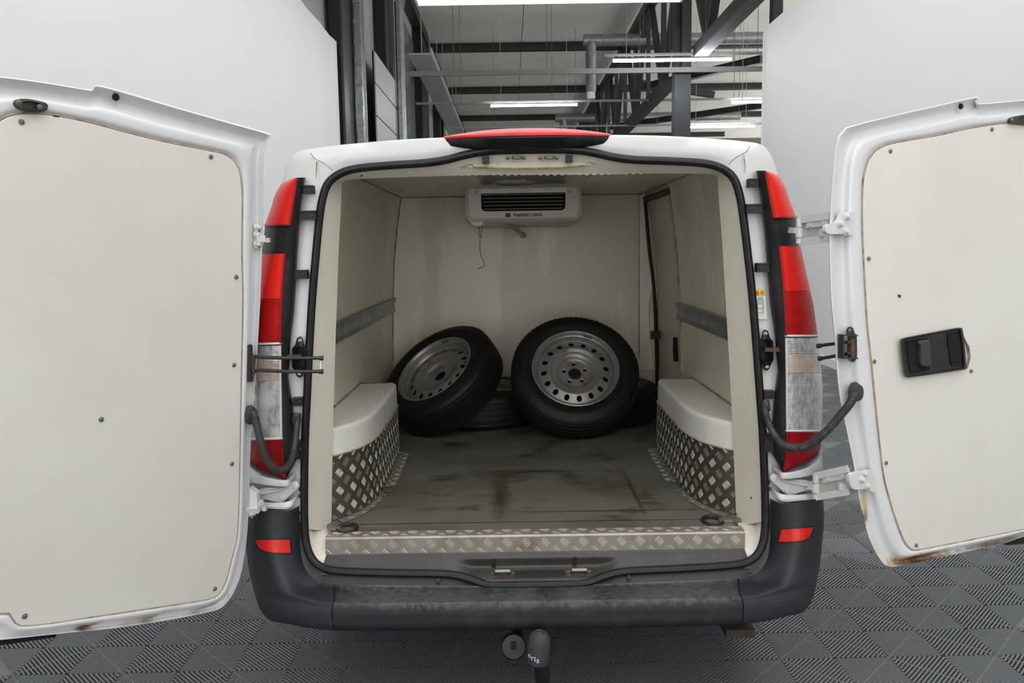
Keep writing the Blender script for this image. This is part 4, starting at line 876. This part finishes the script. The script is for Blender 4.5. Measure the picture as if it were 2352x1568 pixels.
# --- aluminium load rails on both walls
zt1 = at(903, 685, Y=BY-.02).z; zb1 = at(903, 716, Y=BY-.02).z; RH = zt1-zb1
for s, y1 in ((-1, BY-.005), (1, 1.39)):
    xw = lambda z: s*(wallx(z)-.006)
    def strip(za, zb, d): return [(xw(za)-s*d, .17, za), (xw(za)-s*d, y1, za), (xw(zb)-s*d, y1, zb), (xw(zb)-s*d, .17, zb)]
    mb = MB().prism(strip(zt1, zb1, 0), (s*.006, 0, 0)); rail = mb.build('load_rail', mat('rail_back_dark', (.05, .055, .052), .5, .4), van, 0)
    MB().prism(strip(zt1, zt1-RH*.30, .012), (s*.012, 0, 0)).build('rail_flange', galv, rail, 0); MB().prism(strip(zb1+RH*.26, zb1, .012), (s*.012, 0, 0)).build('rail_flange', galv, rail, 0)
    MB().prism(strip(zt1+.002, zt1-.006, .018), (s*.018, 0, 0)).build('rail_flange', galv, rail, 0)
    mb = MB(); n_ = int((y1-.17)/.026); zm = (zt1+zb1)/2-RH*.02
    for k in range(n_): mb.box((xw(zm)-s*.006, .18+k*.026, zm), (.012, .012, RH*.46))
    tag(mb.build('slot_bars', galv, rail, 0), None, None, None, 'stuff')
# --- wheel boxes and checker plate
PLAN = [(.15, .722), (.175, .690), (.26, .640), (.36, .612), (.48, .600), (.75, .602), (1.0, .606), (1.08, .612), (1.115, .626), (1.13, .65), (1.135, .70), (1.135, .79)]
pl = sub([Vector((x, y, 0)) for y, x in PLAN], 5)
box_m = mat('wheel_box_white', (.74, .73, .69), .38, col2=(.66, .64, .58), nscale=4, nlo=.5, nhi=.75, layers=[((.2, .17, .13), 50, .68, .74, (1, .4, 1))])
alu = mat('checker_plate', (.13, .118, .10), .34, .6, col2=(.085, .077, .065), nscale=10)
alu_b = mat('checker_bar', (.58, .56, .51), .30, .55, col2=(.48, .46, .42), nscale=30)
sillalu = mat('sill_plate', (.34, .315, .27), .36, .45, col2=(.25, .225, .18), nscale=14, spots=[((-.03, .03, .57), (.06, .1, .03), (.2, .12, .06), .7), ((.02, .03, .585), (.008, .1, .006), (.05, .02, .01), 1)])
def bars5(mb, mapf, u0, u1, v0, v1, p=.066, L_=.028, ht=.0014):
    nu = int((u1-u0)/p)+2; nv = int((v1-v0)/p)+2
    for i in range(-1, nu*2):
        for j in range(-1, nv*2):
            if (i+j) % 2: continue
            cu_, cv_ = u0+i*p/2, v0+j*p/2; ang = math.pi/4 if j % 2 else -math.pi/4
            d = (math.cos(ang), math.sin(ang)); e = (-d[1], d[0])
            for k in range(-2, 3):
                q = p*.098; bu, bv = cu_+e[0]*k*q, cv_+e[1]*k*q; l2 = L_/2*(1-.04*abs(k))
                prof = [(-l2, 0, 0), (-l2*.55, .0017, 1), (l2*.55, .0017, 1), (l2, 0, 0), (l2*.55, -.0017, 1), (-l2*.55, -.0017, 1)]
                P = [(bu+d[0]*a+e[0]*b, bv+d[1]*a+e[1]*b) for a, b, _ in prof]
                if not (u0 <= bu <= u1 and v0 <= bv <= v1): continue
                P = [(min(u1, max(u0, x)), min(v1, max(v0, y))) for x, y in P]; cl = lambda x, y: (min(u1, max(u0, x)), min(v1, max(v0, y)))
                base = [mapf(x, y, .0) for x, y in P]; top = [mapf(*cl(bu+d[0]*a*.8, bv+d[1]*a*.8), ht) for a in (-l2, l2)]
                mb.add(base+top, [(0, 1, 6), (1, 2, 7, 6), (2, 3, 7), (3, 4, 7), (4, 5, 6, 7), (5, 0, 6)])
    return mb
for s in (-1, 1):
    def F(x, y, z): return Vector((s*x, y, z))
    rows = []
    for p in pl: rows.append([F(p.x, p.y, FZ), F(p.x, p.y, .920), F(p.x, p.y, .931), F(p.x+.003, p.y-(.003 if p.y > 1.12 else 0), .938), F(p.x+.010, p.y-(.01 if p.y > 1.12 else 0), .9415), F(p.x+.022, p.y-(.014 if p.y > 1.12 else 0), .942), F(max(p.x+.03, .78), p.y-(.02 if p.y > 1.12 else 0), .942)])
    wb = MB().grid(rows).build('wheel_box', box_m, van, 50); wb['label'] = '%s white wheel box with checker plate skirt' % ('left' if s < 0 else 'right')
    path = [p for p in pl if p.y < 1.105]; Ls = [0]
    for a, b in zip(path, path[1:]): Ls.append(Ls[-1]+(b-a).length)
    def pm(u):
        j = 0
        while j < len(Ls)-2 and Ls[j+1] < u: j += 1
        t = (u-Ls[j])/(Ls[j+1]-Ls[j]); q = path[j].lerp(path[j+1], max(0, min(1, t))); d = (path[j+1]-path[j]).normalized(); return q, Vector((-d.y, d.x, 0)) if d.y > 0 else Vector((d.y, -d.x, 0))
    def mp(u, v, h):
        q, nn = pm(u); return F(q.x+nn.x*(.003+h), q.y+nn.y*(.003+h), v)
    ZT = .842
    us = [Ls[-1]*k/40 for k in range(41)]
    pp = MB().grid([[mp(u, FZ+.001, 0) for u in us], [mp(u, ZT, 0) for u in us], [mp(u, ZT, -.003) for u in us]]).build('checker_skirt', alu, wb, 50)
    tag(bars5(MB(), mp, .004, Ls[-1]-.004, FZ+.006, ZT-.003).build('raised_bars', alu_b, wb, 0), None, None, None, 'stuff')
    MB().tube([mp(u, ZT+.001, .001) for u in us], .003, 6).build('sealant_line', tan_m, wb)
    # floor flange of the skirt, in two lengths
    for (ua, ub) in ((.02, .36), (.44, Ls[-1])):
        uu = [ua+(ub-ua)*k/12 for k in range(13)]; wdt = lambda k: .045*(min(1, (k+.4)/3) if ua < .1 and k > 12 else 1)
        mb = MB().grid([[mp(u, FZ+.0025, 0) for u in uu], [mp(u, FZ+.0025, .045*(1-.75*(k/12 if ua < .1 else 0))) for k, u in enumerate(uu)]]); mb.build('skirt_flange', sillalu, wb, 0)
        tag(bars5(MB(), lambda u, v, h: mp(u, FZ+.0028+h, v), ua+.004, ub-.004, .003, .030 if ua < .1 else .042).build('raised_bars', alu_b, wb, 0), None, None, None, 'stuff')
# --- threshold: checker-plate nosing, ribbed plastic sill with latch pocket
SX = .705
mb = MB(); prof = [(.032, FZ+.003), (-.008, FZ+.003), (-.015, FZ+.001), (-.0195, FZ-.005), (-.020, .548)]
mb.grid([[(-SX, y, z) for y, z in prof], [(SX, y, z) for y, z in prof]]); npl = mb.build('threshold_plate', sillalu, van, 30); npl['label'] = 'bright checker plate nosing along the load floor edge'
tag(bars5(MB(), lambda u, v, h: Vector((u, -.020-h, v)), -SX+.003, SX-.003, .549, FZ-.005, .0640, .030).build('raised_bars', mat('sill_bar', (.60, .565, .50), .28, .5), npl, 0), None, None, None, 'stuff')
tag(bars5(MB(), lambda u, v, h: Vector((u, v, FZ+.003+h)), -SX+.003, SX-.003, -.010, .031, .0640, .030).build('raised_bars', mat('sill_bar', (.60, .565, .50), .28, .5), npl, 0), None, None, None, 'stuff')
nx, ny = 121, 30
def sst(a, b, t): t = max(0, min(1, (t-a)/(b-a))); return t*t*(3-2*t)
rows = []
for j in range(ny):
    t = j/(ny-1); row = []
    for i in range(nx):
        x = -.703+1.406*i/(nx-1); y = -.021-.040*t; z = .549-.054*t
        dip = (1-sst(.20, .285, abs(x-.005)))*sst(.30, .50, t); z -= .020*dip; y -= .026*dip*sst(.5, 1, t)-.012*dip*(1-sst(.5, 1, t))
        if dip < .02 and .15 < t < .9 and abs(x) < .70: z += .0012*(1 if (j % 4) < 2 else 0)
        row.append((x*(1.0+.02*t), y, z))
    rows.append(row)
sl = MB().grid(rows).build('plastic_sill', mat('sill_plastic', (.030, .029, .026), .42, col2=(.05, .047, .04), nscale=12, bump=.1, bscale=400), van, 35)
for x in (1155, 1330):
    p = at(x, 1317-.016*(x-1240), Y=-.058)
    MB().box(p+Vector((0, .012, -.004)), (.085, .045, .006)).build('striker_plate', mat('striker_brass', (.20, .15, .08), .5, .6, col2=(.28, .12, .04), nscale=30), sl, 0)
    MB().tube([p+Vector((-.024, .012, 0)), p+Vector((-.022, -.012, .016)), p+Vector((.022, -.012, .016)), p+Vector((.024, .012, 0))], .0058, 8).build('striker_loop', steel_m, sl)
    for d in (-.034, .034): MB().lathe([(.0001, .004), (.006, .004), (.008, 0)], rmat((0, -.3, 1), loc=p+Vector((d, .008, 0))), 10).build('striker_rivet', mat('rivet_rust', (.32, .17, .06), .5, .5), sl)
MB().box(at(1240, 1320, Y=-.062), (.165, .03, .020)).build('cover_plate', mat('cover_dark', (.025, .025, .025), .4), sl, 0)
for x, y in ((1134, 1291), (1320, 1287)): MB().box(at(x, y, Y=-.03), (.014, .012, .026)).build('rubber_stop', black_pl, sl, 0)
# --- lashing rings at the rear corners
for x, y, a in ((797, 1213, .4), (1637, 1195, -.4)):
    p = at(x, y, Z=FZ+.006); R_ = .034
    rg = MB().tube([p+Vector((R_*math.cos(t), R_*math.sin(t), .004*math.sin(t+a))) for t in [k*math.pi/12 for k in range(24)]], .0058, 8, closed=True).build('lashing_ring', mat('ring_black', (.010, .010, .010), .5), van)
    sgn = -1 if x < 1200 else 1; MB().box(p+Vector((sgn*.045, .005, 0)), (.045, .028, .010)).build('ring_clip', steel_m, rg, 0)
# --- evaporator unit under the roof
EY = 1.45; ew = mat('evaporator_white', (.62, .60, .545), .35, col2=(.55, .53, .47), nscale=5)
xl, xr = at(1068, 470, Y=EY).x, at(1337, 470, Y=EY).x; zb = at(1200, 509, Y=EY).z; xm = (xl+xr)/2
def rect(x0, x1, z0, z1, y, r):
    P = []
    for cx_, cz_, a0 in ((x1-r, z0+r, -90), (x1-r*.2, z1, 0), (x0+r*.2, z1, 180), (x0+r, z0+r, 180)):
        if cz_ == z1: P.append(Vector((x1 if a0 == 0 else x0, y, z1)))
        else: P += [Vector((cx_+r*math.cos(math.radians(a0+k*15)), y, cz_+r*math.sin(math.radians(a0+k*15)))) for k in range(7)]
    return P
fr = [rect(xl, xr, zb-.012, CZ+.004, BY-.01, .03), rect(xl, xr, zb-.008, CZ+.004, EY+.06, .03), rect(xl+.003, xr-.003, zb+.004, CZ+.004, EY+.012, .035), rect(xl+.02, xr-.02, zb+.02, CZ+.004, EY, .03)]
gx0, gx1 = at(1105, 465, Y=EY).x, at(1299, 465, Y=EY).x; gz0, gz1 = at(1200, 484, Y=EY).z, at(1200, 443, Y=EY).z
mb = MB().grid(fr, False, True); g = rect(gx0, gx1, gz0, gz1, EY, .022); g2 = rect(gx0+.002, gx1-.002, gz0+.002, gz1, EY+.03, .022)
mb.grid([fr[-1], g, g2], False, True)
ev = mb.build('cooling_unit', ew, van, 40); ev['label'] = 'white ceiling cooling unit with black louvre and printed lettering'
MB().add(g2, [tuple(range(len(g2)))]).build('louvre_opening', pitch, ev, 0)
for k in range(5):
    z = gz1-.006-(gz1-gz0-.006)*k/4.6; MB().box((xm-.002, EY+.010, z), (gx1-gx0-.012-.004*k, .006, .0028)).build('louvre_slat', mat('louvre_grey', (.30, .28, .24), .4), ev, 0)
MB().box((xm, EY-.001, at(1200, 436, Y=EY).z), (gx1-gx0+.006, .004, .030)).build('top_strip', mat('strip_metal', (.50, .47, .42), .35, .4, col2=(.35, .31, .25), nscale=30), ev, 0)
for x, y in ((1094, 441), (1309, 440), (1309, 420)): MB().lathe([(.0001, .003), (.006, .0025), (.008, 0)], rmat((0, -1, 0), loc=at(x, y, Y=EY-.001)), 12).build('cover_button', mat('button_grey', (.45, .44, .40), .5), ev)
M_ = rmat((0, -1, 0), loc=at(1212, 494, Y=EY-.001))
text('printed_lettering', 'THERMO KING', .0200, M_ @ Matrix.Diagonal((1.10, 1, 1, 1)), mat('print_black', (.008, .008, .01), .5), ev, .0, .0004)
lg = at(1166.5, 494, Y=EY-.001)
MB().box(lg, (.026, .001, .020)).build('logo_block', mat('logo_blue', (.03, .10, .28), .5), ev, 0)
mb = MB()
for dx, dz, w_, h_ in ((-.006, .004, .004, .008), (.001, .0, .003, .016), (.007, .0, .004, .012), (-.004, -.006, .010, .003), (.006, .008, .008, .002)): mb.box(lg+Vector((dx, -.001, dz)), (w_, .001, h_))
mb.build('logo_mark', mat('print_black', (.008, .008, .01), .5), ev, 0)
# drain spout, cable, hose
MB().prism([at(x, y, Y=EY+.015) for x, y in ((1078, 506), (1112, 508), (1106, 518), (1092, 520), (1084, 516))], (0, .12, 0)).build('drain_spout', ew, ev, 0)
MB().tube(sub([at(1098, 515, Y=EY+.03), at(1125, 515.5, Y=EY+.04), at(1155, 517, Y=EY+.09), at(1180, 524, Y=EY+.2), at(1196, 534, Y=EY+.4), at(1203, 541, Y=BY-.004)], 6), .011, 10).build('drain_hose', mat('hose_beige', (.40, .38, .31), .5), ev)
MB().lathe([(.016, 0), (.014, .02), (.0001, .022)], rmat((0, -1, .2), loc=at(1203, 541, Y=BY-.02)), 14).build('hose_end', mat('hose_beige', (.40, .38, .31), .5), ev)
MB().tube(sub([at(x, y, Y=EY+.1) for x, y in ((1099, 518), (1103, 545), (1102, 560), (1104, 585), (1112, 605), (1109, 613), (1096, 617))], 5), .0016, 5).build('loose_wire', mat('wire_black', (.01, .01, .01), .5), ev)
MB().tube(sub([at(x, y, Y=EY+.1) for x, y in ((1107, 518), (1106, 535), (1104, 546), (1096, 532))], 5), .0014, 5).build('loose_wire', mat('wire_black', (.01, .01, .01), .5), ev)
# shallow forward part of the housing against the ceiling
MB().box((xm, (EY+.70)/2, CZ-.004), (xr-xl-.02, EY-.70, .012)).build('front_cover', ew, ev, 0)
# --- dome lamp and its plate on the ceiling
q0, q1 = at(1103, 422, Z=CZ-.012), at(1299, 396, Z=CZ-.012)
lp = MB().box((xm, (q0.y+q1.y)/2, CZ-.012), (gx1-gx0-.03, abs(q1.y-q0.y), .008)).build('lamp_plate', mat('plate_grey_metal', (.16, .15, .13), .25, .6, col2=(.35, .32, .28), nscale=40, nlo=.6, nhi=.68), van, 0)
c = at(1180, 412, Z=CZ-.01)
MB().lathe([(.10, .0), (.098, -.010), (.085, -.020), (.05, -.027), (.0001, -.029)], Matrix.Translation((c.x, c.y, CZ-.015)) @ Matrix.Diagonal((1, .55, 1, 1)), 28).build('glass_dome', mat('dome_glass', (.30, .30, .28), .08, .6, coat=.6), lp)
for x in (960, 1412, 860, 1560): pass
# ================================================================== LOOSE WHEELS IN THE LOAD SPACE
tyre_m = mat('tyre_rubber', (.006, .006, .006), .55, spec=.3, col2=(.010, .0095, .009), nscale=18)
rim_m = mat('rim_silver', (.28, .275, .258), .36, .45, col2=(.22, .212, .195), nscale=12, nlo=.45, nhi=.7, layers=[((.13, .075, .045), 14, .62, .68, (1, 1, 1)), ((.05, .03, .02), 55, .70, .74, (1, 1, 1))])
RT = .328
half = [(.214, .080), (.218, .090), (.232, .094), (.255, .1015), (.268, .103), (.280, .101), (.283, .0985), (.300, .094), (.312, .086), (.319, .076), (.3235, .066), (.3245, .052)]
tread = [(.325, .050), (.3185, .049), (.3185, .044), (.3265, .043), (.3275, .020), (.3205, .019), (.3205, .013), (.3278, .012)]
prof = half+tread+[(r, -z) for r, z in reversed(tread)]+[(r, -z) for r, z in reversed(half)]
mb = MB().lathe(prof, None, 72); mb.lathe([(.214, -.080), (.200, -.05), (.200, .05), (.214, .080)], None, 72)
tyre_me = mb.mesh('tyre', tyre_m, 50)
mb = MB()                                # shoulder sipes
for k in range(72):
    for s in (-1, 1):
        M_ = Matrix.Rotation(k*2*math.pi/72, 4, 'Z') @ Matrix.Translation((.3203, 0, s*.064)) @ Matrix.Rotation(.12*s, 4, 'Y'); mb.box((0, 0, 0), (.006, .021, .018)); 
        for i in range(len(mb.v)-8, len(mb.v)): mb.v[i] = tuple(M_ @ Vector(mb.v[i]))
    for zz in (.031, -.031, 0):
        M_ = Matrix.Rotation((k+.5*(zz > 0))*2*math.pi/72, 4, 'Z') @ Matrix.Translation((.3252, 0, zz)) @ Matrix.Rotation(.4, 4, 'X'); mb.box((0, 0, 0), (.006, .019, .018))
        for i in range(len(mb.v)-8, len(mb.v)): mb.v[i] = tuple(M_ @ Vector(mb.v[i]))
tread_me = mb.mesh('tread_blocks', tyre_m, 0)
# steel rim: dished disc with real vent holes and bolt holes
def zr_(r): return ip([(0, .030), (.070, .030), (.082, .034), (.092, .046), (.104, .053), (.122, .056), (.128, .062), (.134, .064), (.140, .064), (.178, .048), (.186, .046)], r)
def holed(mb, r0, r1, n, rc, hr, ang0=0, asp=1):
    for k in range(n):
        a = ang0+2*math.pi*k/n; da = math.pi/n; B = []; H_ = []
        per = [(r0, -1+2*i/5) for i in range(5)]+[(r0+(r1-r0)*i/4, 1) for i in range(4)]+[(r1, 1-2*i/5) for i in range(5)]+[(r1+(r0-r1)*i/4, -1) for i in range(4)]
        for r, t in per: B.append(Vector((r*math.cos(a+t*da), r*math.sin(a+t*da), zr_(r))))
        c = Vector((rc*math.cos(a), rc*math.sin(a), 0)); er = Vector((math.cos(a), math.sin(a), 0)); et = Vector((-er.y, er.x, 0))
        for b in B:
            d = Vector((b.x, b.y, 0))-c; x, y = d.dot(er)*asp, d.dot(et); l = math.hypot(x, y); q = c+(er*(x/l)/asp+et*(y/l))*hr; rr = math.hypot(q.x, q.y); H_.append(Vector((q.x, q.y, zr_(rr))))
        mid_ = [b.lerp(h, .5) for b, h in zip(B, H_)]
        for m__ in mid_: m__.z = zr_(math.hypot(m__.x, m__.y))
        mb.grid([B, mid_, H_, [h+Vector((0, 0, -.006)) for h in H_]], False, True)
mb = MB(); holed(mb, .040, .074, 5, .056, .0085); holed(mb, .138, .183, 16, .1605, .0135, .1, .85)
ring2 = [.0335, .036, .040]; mb.lathe([(.033, .022)]+[(r, zr_(r)) for r in ring2], None, 80)
mb.lathe([(r, zr_(r)) for r in (.074, .078, .082, .086, .092, .098, .104, .112, .122, .125, .128, .131, .134, .138)], None, 80)
mb.lathe([(.183, zr_(.183)), (.187, .044), (.191, .047), (.195, .060), (.199, .074), (.206, .0775), (.209, .083), (.213, .092), (.218, .0955), (.2225, .093), (.2235, .086), (.216, .080)], None, 80)
rim_me = mb.mesh('steel_rim', rim_m, 45)
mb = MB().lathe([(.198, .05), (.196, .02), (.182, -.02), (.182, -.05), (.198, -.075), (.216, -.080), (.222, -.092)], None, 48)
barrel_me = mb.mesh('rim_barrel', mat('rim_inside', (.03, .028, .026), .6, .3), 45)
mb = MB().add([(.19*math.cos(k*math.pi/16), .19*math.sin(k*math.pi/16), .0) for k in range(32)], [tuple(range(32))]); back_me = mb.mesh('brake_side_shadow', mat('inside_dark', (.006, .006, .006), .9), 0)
lug = MB()
for k in range(5):
    a = 2*math.pi*k/5; lug.lathe([(.0085, .0305), (.0125, .0335), (.0135, .030)], Matrix.Translation((.056*math.cos(a), .056*math.sin(a), 0)), 14)
lug_me = lug.mesh('bolt_seats', rim_m, 45)
wt = MB()
for k in range(6):
    a = .75+k*.035; wt.box((0, 0, 0), (.006, .009, .014), None)
    M_ = Matrix.Rotation(a, 4, 'Z') @ Matrix.Translation((.2055, 0, .082))
    for i in range(len(wt.v)-8, len(wt.v)): wt.v[i] = tuple(M_ @ Vector(wt.v[i]))
weight_me = wt.mesh('balance_weight', mat('lead_grey', (.14, .15, .155), .5, .4), 0)
def wheel(c, n, spin, label=None, top=True, name='car_wheel', parent=None):
    M = rmat(n, (0, 0, 1) if abs(n[2]) < .98 else (0, 1, 0), c) @ Matrix.Rotation(spin, 4, 'Z')
    if parent is None:
        w_ = empty(name, M); tag(w_, label, 'wheel', 'loose steel wheels in the load space')
    else:
        w_ = bpy.data.objects.new(name, None); COL.objects.link(w_); w_.parent = parent; w_.matrix_local = M
    t_ = link('tyre', tyre_me, w_); r_ = link('steel_rim', rim_me, w_)
    if parent is None:
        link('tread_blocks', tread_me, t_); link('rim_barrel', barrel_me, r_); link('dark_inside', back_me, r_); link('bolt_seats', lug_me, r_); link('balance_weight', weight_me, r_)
    return w_
def lean(face_px, Yf, n):
    n = Vector(n).normalized(); fc = at(*face_px, Y=Yf); return fc-n*.085, n
FZT = .606
def rest(c, n):                      # set the wheel down so that its lowest point touches the load floor
    sn = math.sqrt(1-n.z*n.z); h = max(r*sn+abs(z*n.z) for r, z in half+tread)
    d = FZT+h-c.z; return Vector((c.x, c.y, FZT+h)), d
c1, n1 = lean((1322, 835), 1.40, (.02, -.77, .635)); c1, d1 = rest(c1, n1)
c2, n2 = lean((998, 842), 1.54, (-.46, -.48, .745)); c2, d2 = rest(c2, n2)
wheel(c1, n1, .35, 'right steel wheel leaning back, its silver rim facing the doors')
wheel(c2, n2, 1.1, 'left steel wheel tilted steeply to the left over a lying one')
wheel(Vector((-.25, 1.82, FZT+.1035)), Vector((0, 0, 1)), .4, 'wheel lying flat in the middle, mostly behind the two leaning wheels')
wheel(Vector((.42, 1.82, FZT+.1035)), Vector((0, 0, 1)), 1.3, 'wheel lying flat behind the right leaning wheel by the sliding door')
# road wheels of the van
for s in (1, -1):
    for y in (.95, 4.0):
        w_ = wheel(Vector((s*.80, y, RT)), Vector((s, 0, 0)), .2, name='road_wheel', parent=van)
